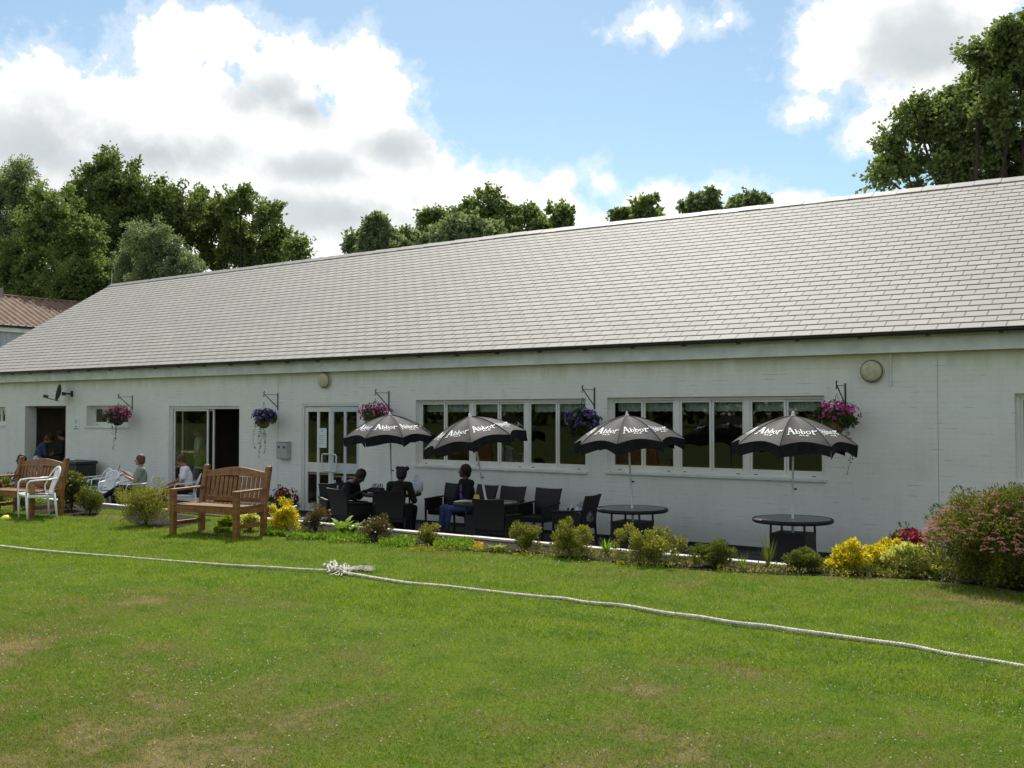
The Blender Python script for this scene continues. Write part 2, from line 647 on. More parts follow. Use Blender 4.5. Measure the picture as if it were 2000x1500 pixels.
MAT['black'] = simple('black_metal', (0.022, 0.022, 0.024), 0.4, 0.5, var=0.3, scale=12, bstr=0.05)
MAT['steel'] = simple('brushed_steel', (0.44, 0.45, 0.47), 0.35, 0.5, metal=0.5, var=0.1, scale=8, bstr=0.05)
MAT['cream'] = simple('cream_weathered_plastic', (0.52, 0.49, 0.33), 0.5, 0.4, var=0.15, scale=14)
MAT['bark'] = simple('tree_bark', (0.050, 0.040, 0.032), 0.9, 0.1, var=0.4, scale=6, bstr=0.8)
MAT['stem'] = simple('plant_stem', (0.075, 0.060, 0.028), 0.8, 0.2, var=0.3, scale=20)
MAT['soil'] = simple('bed_soil', (0.022, 0.017, 0.012), 0.95, 0.1, var=0.45, scale=9, bstr=1.0)
MAT['paving'] = simple('dark_patio_slabs', (0.055, 0.052, 0.052), 0.8, 0.2, var=0.3, scale=3, bstr=0.4)
MAT['farground'] = simple('rough_ground', (0.07, 0.09, 0.035), 0.95, 0.1, var=0.4, scale=0.4)
MAT['inwall'] = simple('interior_wall', (0.20, 0.165, 0.12), 0.8, 0.2, var=0.1, scale=2)
MAT['infloor'] = simple('interior_floor', (0.09, 0.05, 0.035), 0.7, 0.2, var=0.2, scale=3)
MAT['cladding'] = simple('grey_cladding', (0.42, 0.46, 0.52), 0.6, 0.3, var=0.08, scale=2)
MAT['net'] = simple('lace_valance', (0.62, 0.66, 0.62), 0.9, 0.1, var=0.2, scale=40, bstr=0.4)
MAT['rope'] = simple('weathered_rope', (0.62, 0.58, 0.50), 0.9, 0.15, var=0.25, scale=25, bstr=0.5)
MAT['yellow'] = simple('yellow_marker_plastic', (0.74, 0.72, 0.05), 0.45, 0.4, var=0.05)
MAT['binmat'] = simple('black_green_bin_plastic', (0.018, 0.024, 0.022), 0.4, 0.5, var=0.2)
MAT['lettering'] = simple('white_print', (0.86, 0.87, 0.86), 0.6, 0.3, var=0.03)
MAT['paper'] = simple('white_paper', (0.72, 0.78, 0.74), 0.7, 0.2, var=0.03)
MAT['ink'] = simple('blue_ink', (0.05, 0.10, 0.22), 0.6, 0.3)
MAT['dishmat'] = simple('dark_dish_mesh', (0.050, 0.052, 0.050), 0.55, 0.4, var=0.15)
MAT['coir'] = simple('coir_liner', (0.21, 0.15, 0.075), 0.9, 0.1, var=0.35, scale=30, bstr=0.9)
MAT['tableglass'] = simple('smoked_table_glass', (0.085, 0.095, 0.092), 0.22, 0.5, var=0.1, scale=4, bstr=0.0)

# wicker
m, g, out = newmat('dark_woven_wicker')
t = g.node('ShaderNodeTexCoord')
wv = g.node('ShaderNodeTexWave')
wv.bands_direction = 'Z'
g.l.new(t.outputs['Object'], wv.inputs[0])
wv.inputs['Scale'].default_value = 26
wv.inputs['Distortion'].default_value = 1.2
wx = g.node('ShaderNodeTexWave')
wx.bands_direction = 'DIAGONAL'
g.l.new(t.outputs['Object'], wx.inputs[0])
wx.inputs['Scale'].default_value = 22
hh = g.math('MULTIPLY', wv.outputs[1], wx.outputs[1])
c = g.mix(hh, (0.006, 0.006, 0.006), (0.034, 0.029, 0.026))
p = pbsdf(g, c, 0.5, 0.4, 0, hh, 0.7, 0.004)
g.l.new(p.outputs[0], out.inputs[0])
MAT['wicker'] = m

# umbrella fabric
m, g, out = newmat('faded_black_canvas')
t = g.node('ShaderNodeTexCoord')
n = g.noise(t.outputs['Object'], 6, 5, 0.6)
c = g.mix(g.step(n, 0.3, 0.7), (0.014, 0.0125, 0.012), (0.022, 0.020, 0.0185))
p = pbsdf(g, c, 0.75, 0.35, 0, n, 0.3, 0.02)
p.inputs['Sheen Weight'].default_value = 0.12
p.inputs['Sheen Roughness'].default_value = 0.4
g.l.new(p.outputs[0], out.inputs[0])
MAT['canvas'] = m
MAT['canvas_under'] = simple('black_valance_canvas', (0.014, 0.014, 0.016), 0.85, 0.15, var=0.3)

# glass : one thin pane, mirror part by fresnel
m, g, out = newmat('window_glass')
fr = g.node('ShaderNodeFresnel')
fr.inputs[0].default_value = 1.5
gl = g.node('ShaderNodeBsdfGlossy')
gl.inputs[0].default_value = (0.95, 1.0, 0.93, 1)
gl.inputs[1].default_value = 0.0
trn = g.node('ShaderNodeBsdfTransparent')
trn.inputs[0].default_value = (0.80, 0.86, 0.82, 1)
mx = g.node('ShaderNodeMixShader')
g.l.new(g.math('MULTIPLY', fr.outputs[0], 1.7, clamp=True), mx.inputs[0])
g.l.new(trn.outputs[0], mx.inputs[1])
g.l.new(gl.outputs[0], mx.inputs[2])
g.l.new(mx.outputs[0], out.inputs[0])
MAT['glass'] = m

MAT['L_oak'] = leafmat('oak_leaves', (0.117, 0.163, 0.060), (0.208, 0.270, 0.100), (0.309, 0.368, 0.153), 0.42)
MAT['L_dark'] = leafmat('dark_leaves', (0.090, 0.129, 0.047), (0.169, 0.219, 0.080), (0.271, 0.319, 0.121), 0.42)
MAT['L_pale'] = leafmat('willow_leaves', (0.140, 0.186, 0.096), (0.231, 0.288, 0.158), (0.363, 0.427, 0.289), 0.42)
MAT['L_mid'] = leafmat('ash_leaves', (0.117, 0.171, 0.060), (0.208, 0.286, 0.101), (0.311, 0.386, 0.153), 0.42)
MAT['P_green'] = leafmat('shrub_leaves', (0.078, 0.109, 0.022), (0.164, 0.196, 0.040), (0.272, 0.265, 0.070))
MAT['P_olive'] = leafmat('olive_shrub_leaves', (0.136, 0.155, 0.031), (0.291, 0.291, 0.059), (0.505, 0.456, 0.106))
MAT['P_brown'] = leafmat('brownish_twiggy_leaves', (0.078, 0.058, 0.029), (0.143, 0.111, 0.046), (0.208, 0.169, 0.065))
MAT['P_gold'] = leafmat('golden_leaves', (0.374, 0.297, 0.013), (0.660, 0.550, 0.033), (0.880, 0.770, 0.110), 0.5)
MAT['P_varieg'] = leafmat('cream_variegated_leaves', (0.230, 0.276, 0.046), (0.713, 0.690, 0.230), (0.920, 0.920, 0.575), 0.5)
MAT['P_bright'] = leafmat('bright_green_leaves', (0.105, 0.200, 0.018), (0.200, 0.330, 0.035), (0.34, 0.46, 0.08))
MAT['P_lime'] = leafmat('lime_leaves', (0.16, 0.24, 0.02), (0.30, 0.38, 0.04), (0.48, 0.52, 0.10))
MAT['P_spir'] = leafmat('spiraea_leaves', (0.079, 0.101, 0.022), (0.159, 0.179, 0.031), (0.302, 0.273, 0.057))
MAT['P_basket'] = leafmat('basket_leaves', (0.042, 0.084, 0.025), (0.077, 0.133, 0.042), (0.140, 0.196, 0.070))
MAT['F_pink'] = leafmat('magenta_petals', (0.375, 0.031, 0.163), (0.600, 0.062, 0.300), (0.775, 0.200, 0.475), 0.3)
MAT['F_purple'] = leafmat('violet_petals', (0.090, 0.042, 0.264), (0.168, 0.084, 0.480), (0.312, 0.216, 0.624), 0.3)
MAT['F_palepink'] = leafmat('dusty_pink_blossom', (0.483, 0.149, 0.218), (0.690, 0.322, 0.368), (0.874, 0.598, 0.575), 0.3)
MAT['F_white'] = leafmat('white_petals', (0.60, 0.58, 0.46), (0.78, 0.76, 0.66), (0.85, 0.84, 0.78), 0.2)
MAT['F_red'] = leafmat('crimson_petals', (0.22, 0.006, 0.020), (0.36, 0.010, 0.035), (0.45, 0.03, 0.06), 0.2)
MAT['F_yellow'] = leafmat('yellow_petals', (0.60, 0.36, 0.02), (0.80, 0.55, 0.03), (0.85, 0.70, 0.10), 0.2)
MAT['F_orange'] = leafmat('salmon_petals', (0.55, 0.22, 0.12), (0.68, 0.32, 0.20), (0.75, 0.5, 0.35), 0.2)
MAT['clover'] = simple('clover_heads', (0.50, 0.47, 0.31), 0.8, 0.2, var=0.15)


# ================================================================== ground
def sheet(name, pts, z, mat):
    b = MB()
    b.add([(x, y, z) for x, y in pts], [tuple(range(len(pts)))])
    o = b.build(name, mat)
    tag(o, kind='structure')
    return o


PATIO_Z = -0.45
EDGE_Y = 11.02
# rough ground reaching the horizon (below patio level), lawn up to the edging
sheet('ground', [(-1500, EDGE_Y + .1), (1500, EDGE_Y + .1), (1500, 2500), (-1500, 2500)], PATIO_Z - 0.02, MAT['farground'])
b = MB()
nx, ny = 60, 40
xs = np.concatenate([[-1500, -400, -100, -60], np.linspace(-40, 12, nx), [30, 80, 300, 1500]])
ys = np.concatenate([[-1500, -500, -150, -50, -20], np.linspace(-6, EDGE_Y, ny)])
vs = [(x, y, 0.012 * math.sin(x * 1.3 + 0.4 * y) * math.sin(y * 0.9 + 1) if y < 10 else 0) for y in ys for x in xs]
fs = [(j * len(xs) + i, j * len(xs) + i + 1, (j + 1) * len(xs) + i + 1, (j + 1) * len(xs) + i) for j in range(len(ys) - 1) for i in range(len(xs) - 1)]
b.add(vs, fs)
tag(b.build('lawn', MAT['lawn'], smooth=True), kind='structure')


b = MB().bbox(-4.148, 60, EDGE_Y + .001, 12.42, PATIO_Z - .1, 0.0)
tag(b.build('lawn', MAT['lawn']), kind='structure')


def lawn_z(x, y):
    return np.where(y < 10, 0.012 * np.sin(x * 1.3 + 0.4 * y) * np.sin(y * 0.9 + 1), 0)


sheet('patio', [(-60, EDGE_Y + .14), (12, EDGE_Y + .14), (12, 15.5), (-60, 15.5)], PATIO_Z, MAT['paving'])

# planting bed outline (front edge seen along the lawn)
bed_front = [gr(*p)[:2] for p in [(520, 1046), (600, 1052), (700, 1059), (850, 1070), (1000, 1083), (1160, 1095), (1350, 1113), (1540, 1124), (1700, 1127), (1830, 1135), (1950, 1150), (2040, 1165)]]
bed_poly = [tuple(p) for p in bed_front] + [(6, 11.3), (6, 12.4), (-4.14, 12.4), (-4.14, EDGE_Y - 0.01), (bed_front[0][0] - 1.2, EDGE_Y - 0.01), (bed_front[0][0] - 0.6, 10.4)]
sheet('planting_bed', bed_poly, 0.012, MAT['soil'])
bedl = [tuple(gr(*p)[:2]) for p in [(60, 1002), (165, 1009), (188, 1008), (200, 994), (236, 996), (250, 1020), (290, 1031), (345, 1032)]]
bed_poly2 = [(-19, 10.2)] + bedl + [(bedl[-1][0] - .5, 10.6), (bedl[-1][0] - 2.5, EDGE_Y - 0.01), (-19, EDGE_Y - 0.01)]
sheet('planting_bed', bed_poly2, 0.012, MAT['soil'])


def inpoly(x, y, poly):
    c = np.zeros(len(x), dtype=bool)
    n = len(poly)
    j = n - 1
    for i in range(n):
        xi, yi = poly[i]
        xj, yj = poly[j]
        k = ((yi > y) != (yj > y)) & (x < (xj - xi) * (y - yi) / (yj - yi + 1e-12) + xi)
        c ^= k
        j = i
    return c


# grass blades
def blades(n, y0, y1, hmin, hmax, w):
    y = rng.uniform(y0, y1, n)
    # wider than the view so a step to the side still shows turf
    xl = -2.25 * y - 3.0
    xr = 0.25 * y + 2.0
    x = xl + (xr - xl) * rng.random(n)
    k = ~inpoly(x, y, bed_poly) & ~inpoly(x, y, bed_poly2) & ((y < EDGE_Y - .03) | (x > -4.1))
    x, y = x[k], y[k]
    n = len(x)
    h = rng.uniform(hmin, hmax, n) * rng.uniform(.5, 1.1, n)
    a = rng.uniform(0, 2 * np.pi, n)
    l = rng.uniform(0.2, 1.1, n) * h
    b_ = rng.uniform(0, 2 * np.pi, n)
    z = lawn_z(x, y)
    V = np.zeros((n, 3, 3))
    V[:, 0] = np.stack([x - np.cos(a) * w, y - np.sin(a) * w, z], 1)
    V[:, 1] = np.stack([x + np.cos(a) * w, y + np.sin(a) * w, z], 1)
    V[:, 2] = np.stack([x + np.cos(b_) * l, y + np.sin(b_) * l, z + h], 1)
    return V.reshape(-1, 3)


V = np.concatenate([blades(320000, 2.4, 6.5, 0.014, 0.034, 0.0020), blades(300000, 6.5, EDGE_Y, 0.018, 0.042, 0.0034), blades(26000, EDGE_Y, 12.2, 0.018, 0.042, 0.0034),
                    blades(26000, 2.8, 10.5, 0.03, 0.06, 0.0032)])
F_ = np.arange(len(V), dtype=np.int32).reshape(-1, 3)
o = np_mesh('grass', V, F_, MAT['blades'])
tag(o, 'short mown green grass with dry brown patches on the lawn', 'grass', kind='stuff')

# clover heads
cv_, cf_ = [], []
ico_v = np.array([(0, 0, 1), (.9, 0, .3), (.28, .85, .3), (-.72, .53, .3), (-.72, -.53, .3), (.28, -.85, .3), (0, 0, -.6)])
ico_f = [(0, 1, 2), (0, 2, 3), (0, 3, 4), (0, 4, 5), (0, 5, 1), (6, 2, 1), (6, 3, 2), (6, 4, 3), (6, 5, 4), (6, 1, 5)]
centres = [gr(*p)[:2] for p in [(400, 1305), (520, 1300), (150, 1130), (230, 1165), (40, 1160), (1300, 1330), (1450, 1360), (1850, 1300), (1950, 1400), (1700, 1440), (330, 1340), (480, 1400), (1150, 1310), (60, 1260), (1750, 1140), (700, 1230), (1300, 1230), (1900, 1230)]]
cps = []
for c in centres:
    m_ = rnd.randint(14, 45)
    s_ = rnd.uniform(.18, .5)
    cps += [(c[0] + rnd.gauss(0, s_), c[1] + rnd.gauss(0, s_ * .6)) for _ in range(m_)]
cps += [(lambda y: (rnd.uniform(-1.9 * y, 0), y))(rnd.uniform(3, 10.0)) for _ in range(1700)]
cps += [(gr(rnd.uniform(900, 1350), rnd.uniform(1075, 1112))[:2]) for _ in range(70)]
for i, (x, y) in enumerate(cps):
    r = rnd.uniform(.0025, .0092)
    cv_.append(ico_v * r + np.array([x, y, rnd.uniform(.02, .04)]))
    cf_ += [tuple(q + i * 7 for q in f) for f in ico_f]
o = np_mesh('clover_flowers', np.concatenate(cv_), np.array(cf_), MAT['clover'])
tag(o, 'tiny white clover flowers sprinkled through the short lawn', 'clover', kind='stuff')

# edging between bed and sunken patio
ed = empty('low_edging_wall', (-14, EDGE_Y + .06, PATIO_Z))
tag(ed, 'low brick edging with pale coping board between flower bed and sunken patio', 'edging')
MB().bbox(-40, -4.15, EDGE_Y, EDGE_Y + .14, PATIO_Z, 0.004).build('brickwork', MAT['edgeface'], ed, world=True)
MB().bbox(-4.29, -4.15, EDGE_Y + .14, 12.4, PATIO_Z, 0.005).build('brickwork', MAT['edgeface'], ed, world=True)
bc = MB()
x = -40.0
while x < -4.3:
    L = min(2.4, -4.15 - x)
    dz = rnd.uniform(-.004, .004)
    bc.box((x + L / 2, EDGE_Y + .06, 0.034 + dz), (L - .012, .12, .03), Matrix.Rotation(rnd.uniform(-.002, .002), 3, 'Z'))
    x += L
bc.build('coping', MAT['coping'], ed, world=True, bevel=.004)

# ================================================================== clubhouse
WY = 15.5
X0, X1 = -31.65, 5.0
house = empty('clubhouse', (-14, WY, PATIO_Z))
tag(house, 'long low white painted brick clubhouse with pale slate pitched roof', 'building')
openings = [  # x0,x1,z0,z1
    (-30.6, -29.48, 1.38, 1.90), (-28.41, -26.31, PATIO_Z, 1.92), (-25.33, -23.45, 1.38, 1.92),
    (-21.75, -19.10, PATIO_Z + .02, 1.89), (-17.02, -15.26, PATIO_Z, 1.92), (-13.72, -9.73, 0.70, 1.98),
    (-9.30, -5.46, 0.72, 1.99), (-2.82, 0.6, 0.77, 1.99)]
TOPZ = 2.72
bx = sorted(set([X0, X1] + [q for o_ in openings for q in o_[:2]]))
bz = sorted(set([PATIO_Z, TOPZ] + [q for o_ in openings for q in o_[2:]]))
wb = MB()
for i in range(len(bx) - 1):
    for j in range(len(bz) - 1):
        xm, zm = (bx[i] + bx[i + 1]) / 2, (bz[j] + bz[j + 1]) / 2
        if any(a < xm < b_ and c < zm < d for a, b_, c, d in openings):
            continue
        a, b_, c, d = bx[i], bx[i + 1], bz[j], bz[j + 1]
        wb.add([(a, WY, c), (b_, WY, c), (b_, WY, d), (a, WY, d)], [(0, 1, 2, 3)])
DEEP = {1: 0.34, 2: 0.30, 0: 0.30}
for k, (a, b_, c, d) in enumerate(openings):
    t = DEEP.get(k, 0.28)
    wb.add([(a, WY, c), (a, WY + t, c), (a, WY + t, d), (a, WY, d)], [(0, 1, 2, 3)])
    wb.add([(b_, WY, c), (b_, WY + t, c), (b_, WY + t, d), (b_, WY, d)], [(3, 2, 1, 0)])
    wb.add([(a, WY, d), (b_, WY, d), (b_, WY + t, d), (a, WY + t, d)], [(0, 1, 2, 3)])
    wb.add([(a, WY, c), (b_, WY, c), (b_, WY + t, c), (a, WY + t, c)], [(3, 2, 1, 0)])
BY = 25.3
for xx, s in ((X0, 1), (X1, -1)):
    pts = [(xx, WY, PATIO_Z), (xx, BY, PATIO_Z), (xx, BY, 2.75), (xx, 20.4, 5.92), (xx, WY, 2.95)]
    wb.add(pts, [(0, 1, 2, 3, 4)])
wb.add([(X0, BY, PATIO_Z), (X1, BY, PATIO_Z), (X1, BY, 2.75), (X0, BY, 2.75)], [(0, 1, 2, 3)])
wb.build('wall', MAT['wall'], house, world=True)
# thin vertical movement joints of the brickwork
jm = simple('joint_filler', (0.50, 0.49, 0.42))
for jx in (-17.78, -3.82):
    MB().bbox(jx - .006, jx + .006, WY - .0015, WY + .004, -.4, 2.6).build('movement_joint', jm, house, world=True)
MB().bbox(X0, X1, WY - .012, WY - .0005, PATIO_Z, PATIO_Z + .065).build('plinth', MAT['binmat'], house, world=True)
# inside
ib = MB()
IY = 21.0
ib.add([(X0 + .1, IY, PATIO_Z), (X1 - .1, IY, PATIO_Z), (X1 - .1, IY, 2.6), (X0 + .1, IY, 2.6)], [(0, 1, 2, 3)])
ib.add([(X0 + .1, WY + .3, 2.58), (X1 - .1, WY + .3, 2.58), (X1 - .1, IY, 2.58), (X0 + .1, IY, 2.58)], [(0, 1, 2, 3)])
for xx in (-29.0, -22.6, -18.2, -14.4, 1.5):
    ib.bbox(xx - .05, xx + .05, WY + .3, IY, PATIO_Z, 2.58)
for i in range(len(bx) - 1):
    for j in range(len(bz) - 1):
        xm, zm = (bx[i] + bx[i + 1]) / 2, (bz[j] + bz[j + 1]) / 2
        if any(a < xm < b_ and c < zm < d for a, b_, c, d in openings):
            continue
        a, b_, c, d = bx[i], bx[i + 1], bz[j], bz[j + 1]
        ib.add([(a, WY + .285, c), (b_, WY + .285, c), (b_, WY + .285, d), (a, WY + .285, d)], [(3, 2, 1, 0)])
ib.build('interior_wall', MAT['inwall'], house, world=True)
MB().bbox(X0 + .1, X1 - .1, WY + .29, IY, PATIO_Z - .01, PATIO_Z + .012).build('interior_floor', MAT['infloor'], house, world=True)

# roof
EY, EZ, RY, RZ = 15.15, 2.885, 20.40, 6.08
RX0, RX1 = -31.92, 5.3
rb = MB()
cs, sn = math.cos(RS), math.sin(RS)
L = (RY - EY) / cs
nr = int(L / 0.185) + 1
nrm = np.array([0, -sn, cs])


def rdz(x):
    return .03 - .0125 * max(0.0, x + 15)


def rp(x, s, h):
    return (x, EY + s * cs - sn * h, EZ + s * (RZ - EZ + rdz(x)) / L + cs * h)


xcuts = np.linspace(RX0, RX1, 90)
jit = {}
for r_ in range(nr):
    s0, s1 = r_ * .185, min((r_ + 1) * .185, L)
    hs = [0.0068 + rnd.uniform(-.0006, .0006) for i in range(len(xcuts))]
    for i in range(len(xcuts) - 1):
        a, b_ = xcuts[i], xcuts[i + 1]
        rb.add([rp(a, s0, hs[i]), rp(b_, s0, hs[i + 1]), rp(b_, s1, 0), rp(a, s1, 0), rp(a, s0, 0), rp(b_, s0, 0)], [(0, 1, 2, 3), (4, 5, 1, 0)])
# verge edge, underside and back slope
rb.add([rp(RX0, 0, 0.008), rp(RX0, L, 0.008), rp(RX0, L, -.07), rp(RX0, 0, -.07)], [(0, 1, 2, 3)])
rb.add([rp(RX0, 0, -.03), rp(RX1, 0, -.03), rp(RX1, L, -.03), rp(RX0, L, -.03)], [(0, 3, 2, 1)])
rb.add([rp(RX0, L, 0), rp(RX1, L, 0), (RX1, 2 * RY - EY, EZ), (RX0, 2 * RY - EY, EZ)], [(0, 1, 2, 3)])
roof = rb.build('roof', MAT['slate'], house, world=True)
rt = MB()
x = RX0
while x < RX1:
    ll = .46
    h = .006 + rnd.uniform(0, .008) + rdz(x)
    rt.add([(x, RY - .17, RZ - .088 + h), (x + ll - .008, RY - .17, RZ - .088 + h - .006), (x + ll - .008, RY, RZ + .02 + h - .006), (x, RY, RZ + .02 + h),
            (x, RY + .17, RZ - .08 + h), (x + ll - .008, RY + .17, RZ - .088 + h)], [(0, 1, 2, 3), (3, 2, 5, 4)])
    rt.add([(x, RY - .17, RZ - .088 + h), (x + ll - .008, RY - .17, RZ - .088 + h - .006), (x + ll - .008, RY - .17, RZ - .115 + h), (x, RY - .17, RZ - .115 + h)], [(0, 1, 2, 3)])
    x += ll
rt.build('ridge_tiles', simple('ridge_tile_grey', (0.23, 0.22, 0.195), .6, .4, var=.2, scale=4), roof, world=True)
MB().tube([(RX0 + .02, RY, RZ), (RX0 + .02, RY, RZ + .48)], .012, 6).build('ridge_spike', MAT['steel'], roof, world=True)
# fascia, gutter
MB().bbox(RX0 + .1, RX1 - .1, WY - .14, WY - .003, 2.60, 2.86).build('fascia', MAT['whitepaint'], house, world=True)
gb = MB()
prof = [(-.05, .0), (-.048, -.022), (-.035, -.040), (0, -.050), (.035, -.040), (.048, -.022), (.05, 0)]
gy, gz = EY + .045, 2.872
vs = [(xx, gy + a, gz + c) for xx in (RX0, RX1) for a, c in prof] + [(xx, gy + a * .9, gz + c * .9) for xx in (RX0, RX1) for a, c in prof]
n = len(prof)
fs = [(i, i + 1, n + i + 1, n + i) for i in range(n - 1)] + [(2 * n + i, 3 * n + i, 3 * n + i + 1, 2 * n + i + 1) for i in range(n - 1)]
gb.add(vs, fs)
gb.add([(RX0, gy + a, gz + c) for a, c in prof], [tuple(range(n))])
gut = gb.build('gutter', MAT['gutter'], house, world=True)
x = RX0 + .5
while x < RX1:
    q = MB()
    q.box((x, gy, gz - .060), (.05, .05, .020))
    q.box((x, gy + .045, gz - .050), (.03, .07, .018))
    q.build('gutter_bracket', MAT['gutter'], gut, world=True)
    x += .95


# windows
def window(x0, x1, z0, z1, ncase, name='window', recess=.09, sub=2, valance=True, sill=True, ndiv=None):
    yf = WY + recess
    fr = MB()
    t = .055
    fr.bbox(x0, x1, yf, yf + .06, z1 - t, z1)
    fr.bbox(x0, x1, yf, yf + .06, z0, z0 + t)
    fr.bbox(x0, x0 + t, yf, yf + .06, z0 + t, z1 - t)
    fr.bbox(x1 - t, x1, yf, yf + .06, z0 + t, z1 - t)
    root = fr.build(name, MAT['white'], house, world=True, bevel=.004)
    cw = (x1 - x0 - 2 * t) / ncase
    for k in range(ncase):
        a = x0 + t + k * cw
        b_ = a + cw
        if k > 0:
            MB().bbox(a - .05, a + .05, yf + .004, yf + .058, z0 + t, z1 - t).build('mullion', MAT['white'], root, world=True, bevel=.004)
        a += .05 if k > 0 else 0
        b_ -= .05 if k < ncase - 1 else 0
        sw = (b_ - a) / sub
        for j in range(sub):
            c, d = a + j * sw, a + (j + 1) * sw
            dy = .018 if j == 0 else .034
            s_ = MB()
            w_ = .036
            s_.bbox(c + .002, d - .002, yf + dy, yf + dy + .03, z1 - t - w_, z1 - t - .001)
            s_.bbox(c + .002, d - .002, yf + dy, yf + dy + .03, z0 + t + .001, z0 + t + w_ + .015)
            s_.bbox(c + .002, c + w_, yf + dy, yf + dy + .03, z0 + t + w_ + .015, z1 - t - w_)
            s_.bbox(d - w_, d - .002, yf + dy, yf + dy + .03, z0 + t + w_ + .015, z1 - t - w_)
            so_ = s_.build('sash', MAT['white'], root, world=True)
            MB().add([(c + w_, yf + dy + .015, z0 + t + w_ + .015), (d - w_, yf + dy + .015, z0 + t + w_ + .015), (d - w_, yf + dy + .015, z1 - t - w_), (c + w_, yf + dy + .015, z1 - t - w_)], [(0, 1, 2, 3)]).build('pane', MAT['glass'], root, world=True)
        if valance:
            vb = MB()
            m_ = 34
            vv, ff = [], []
            for i in range(m_ + 1):
                xx = a + .02 + (b_ - a - .04) * i / m_
                yy = yf + .17 + .012 * math.sin(i * 1.9)
                zb = z1 - .23 - .012 * abs(math.sin(i * .75))
                vv += [(xx, yy, z1 - .05), (xx, yy, zb)]
            ff = [(2 * i, 2 * i + 1, 2 * i + 3, 2 * i + 2) for i in range(m_)]
            vb.add(vv, ff)
            vb.build('valance', MAT['net'], root, world=True)
    if sill:
        sb = MB()
        sb.bbox(x0 - .03, x1 + .03, WY - .035, yf + .02, z0 - .05, z0 - .002)
        sb.build('sill', MAT['whitepaint'], root, world=True, bevel=.006)
        for k in range(ncase):
            for e_ in (x0 + t + k * cw + .15, x0 + t + (k + 1) * cw - .15):
                MB().bbox(e_ - .03, e_ + .03, yf - .003, yf + .001, z0 + .022, z0 + .034).build('drain_slot', MAT['black'], root, world=True)
    return root


window(-30.6, -29.48, 1.38, 1.90, 1, recess=.16, valance=False)
window(-25.33, -23.45, 1.38, 1.92, 1, recess=.20, sub=3, valance=False)
window(-13.72, -9.73, 0.70, 1.98, 3)
window(-9.30, -5.46, 0.72, 1.99, 3)
window(-2.82, 0.6, 0.77, 1.99, 3)


# sliding door
def glazed(root, x0, x1, z0, z1, y, w_=.045, mat=None):
    s_ = MB()
    s_.bbox(x0, x1, y, y + .035, z1 - w_, z1)
    s_.bbox(x0, x1, y, y + .035, z0, z0 + w_ * 1.6)
    s_.bbox(x0, x0 + w_, y, y + .035, z0 + w_ * 1.6, z1 - w_)
    s_.bbox(x1 - w_, x1, y, y + .035, z0 + w_ * 1.6, z1 - w_)
    o_ = s_.build('door_leaf', mat or MAT['white'], root, world=True, bevel=.003)
    MB().add([(x0 + w_, y + .02, z0 + w_ * 1.6), (x1 - w_, y + .02, z0 + w_ * 1.6), (x1 - w_, y + .02, z1 - w_), (x0 + w_, y + .02, z1 - w_)], [(0, 1, 2, 3)]).build('pane', MAT['glass'], o_, world=True)
    return o_


fr = MB()
sx0, sx1, sz0, sz1 = -21.75, -19.10, PATIO_Z + .02, 1.89
for q in ((sx0, sx1, sz1 - .07, sz1), (sx0, sx1, sz0, sz0 + .05), (sx0, sx0 + .07, sz0 + .05, sz1 - .07), (sx1 - .07, sx1, sz0 + .05, sz1 - .07)):
    fr.bbox(q[0], q[1], WY + .05, WY + .17, q[2], q[3])
sdoor = fr.build('sliding_door', MAT['white'], house, world=True, bevel=.004)
glazed(sdoor, sx0 + .10, -20.33, sz0 + .055, sz1 - .075, WY + .07)
glazed(sdoor, sx0 + .34, -20.18, sz0 + .055, sz1 - .075, WY + .125)

# double door
dx0, dx1, dz0, dz1 = -17.02, -15.26, PATIO_Z, 1.92
fr = MB()
for q in ((dx0, dx1, dz1 - .05, dz1), (dx0, dx0 + .05, dz0, dz1 - .05), (dx1 - .05, dx1, dz0, dz1 - .05), (dx0 + .05, dx1 - .05, dz0, dz0 + .025)):
    fr.bbox(q[0], q[1], WY + .015, WY + .12, q[2], q[3])
ddoor = fr.build('double_door', MAT['white'], house, world=True, bevel=.004)


def leaf(mat, flip):
    """door leaf with hinge at local x = 0, running to +x (flip: to -x)"""
    w, z0, z1 = .815, .03, 2.31
    s = -1 if flip else 1
    b = MB()
    st = .085
    mid0, mid1 = .90, 1.11

    def bb(a, c, z0_, z1_, y0=-.02, y1=.02):
        b.bbox(min(s * a, s * c), max(s * a, s * c), y0, y1, z0_, z1_)
    bb(0, st, z0, z1)
    bb(w - st, w, z0, z1)
    bb(st, w - st, z1 - .11, z1)
    bb(st, w - st, z0, z0 + .19)
    bb(st, w - st, mid0, mid1)
    bb(w / 2 - .035, w / 2 + .035, z0 + .19, mid0)
    bb(w / 2 - .035, w / 2 + .035, mid1, z1 - .11)
    o = b.build('door_leaf', mat, ddoor, bevel=.003)
    for (a, c) in ((st, w / 2 - .035), (w / 2 + .035, w - st)):
        for (e, f) in ((z0 + .19, mid0), (mid1, z1 - .11)):
            xa, xc = min(s * a, s * c), max(s * a, s * c)
            MB().add([(xa, 0, e), (xc, 0, e), (xc, 0, f), (xa, 0, f)], [(0, 1, 2, 3)]).build('pane', MAT['glass'], o)
    hb = MB()
    hx = s * (w - .03)
    hi = s * (w - .22)
    hb.tube([(hx, -.02, 1.30), (hx, -.075, 1.30), (hi + s * .03, -.08, 1.30), (hi, -.08, 1.27), (hi, -.08, .97), (hi + s * .03, -.08, .94), (hx, -.075, .94), (hx, -.02, .94)], .016, 8)
    hb.build('handle', MAT['white'], o, smooth=True)
    return o


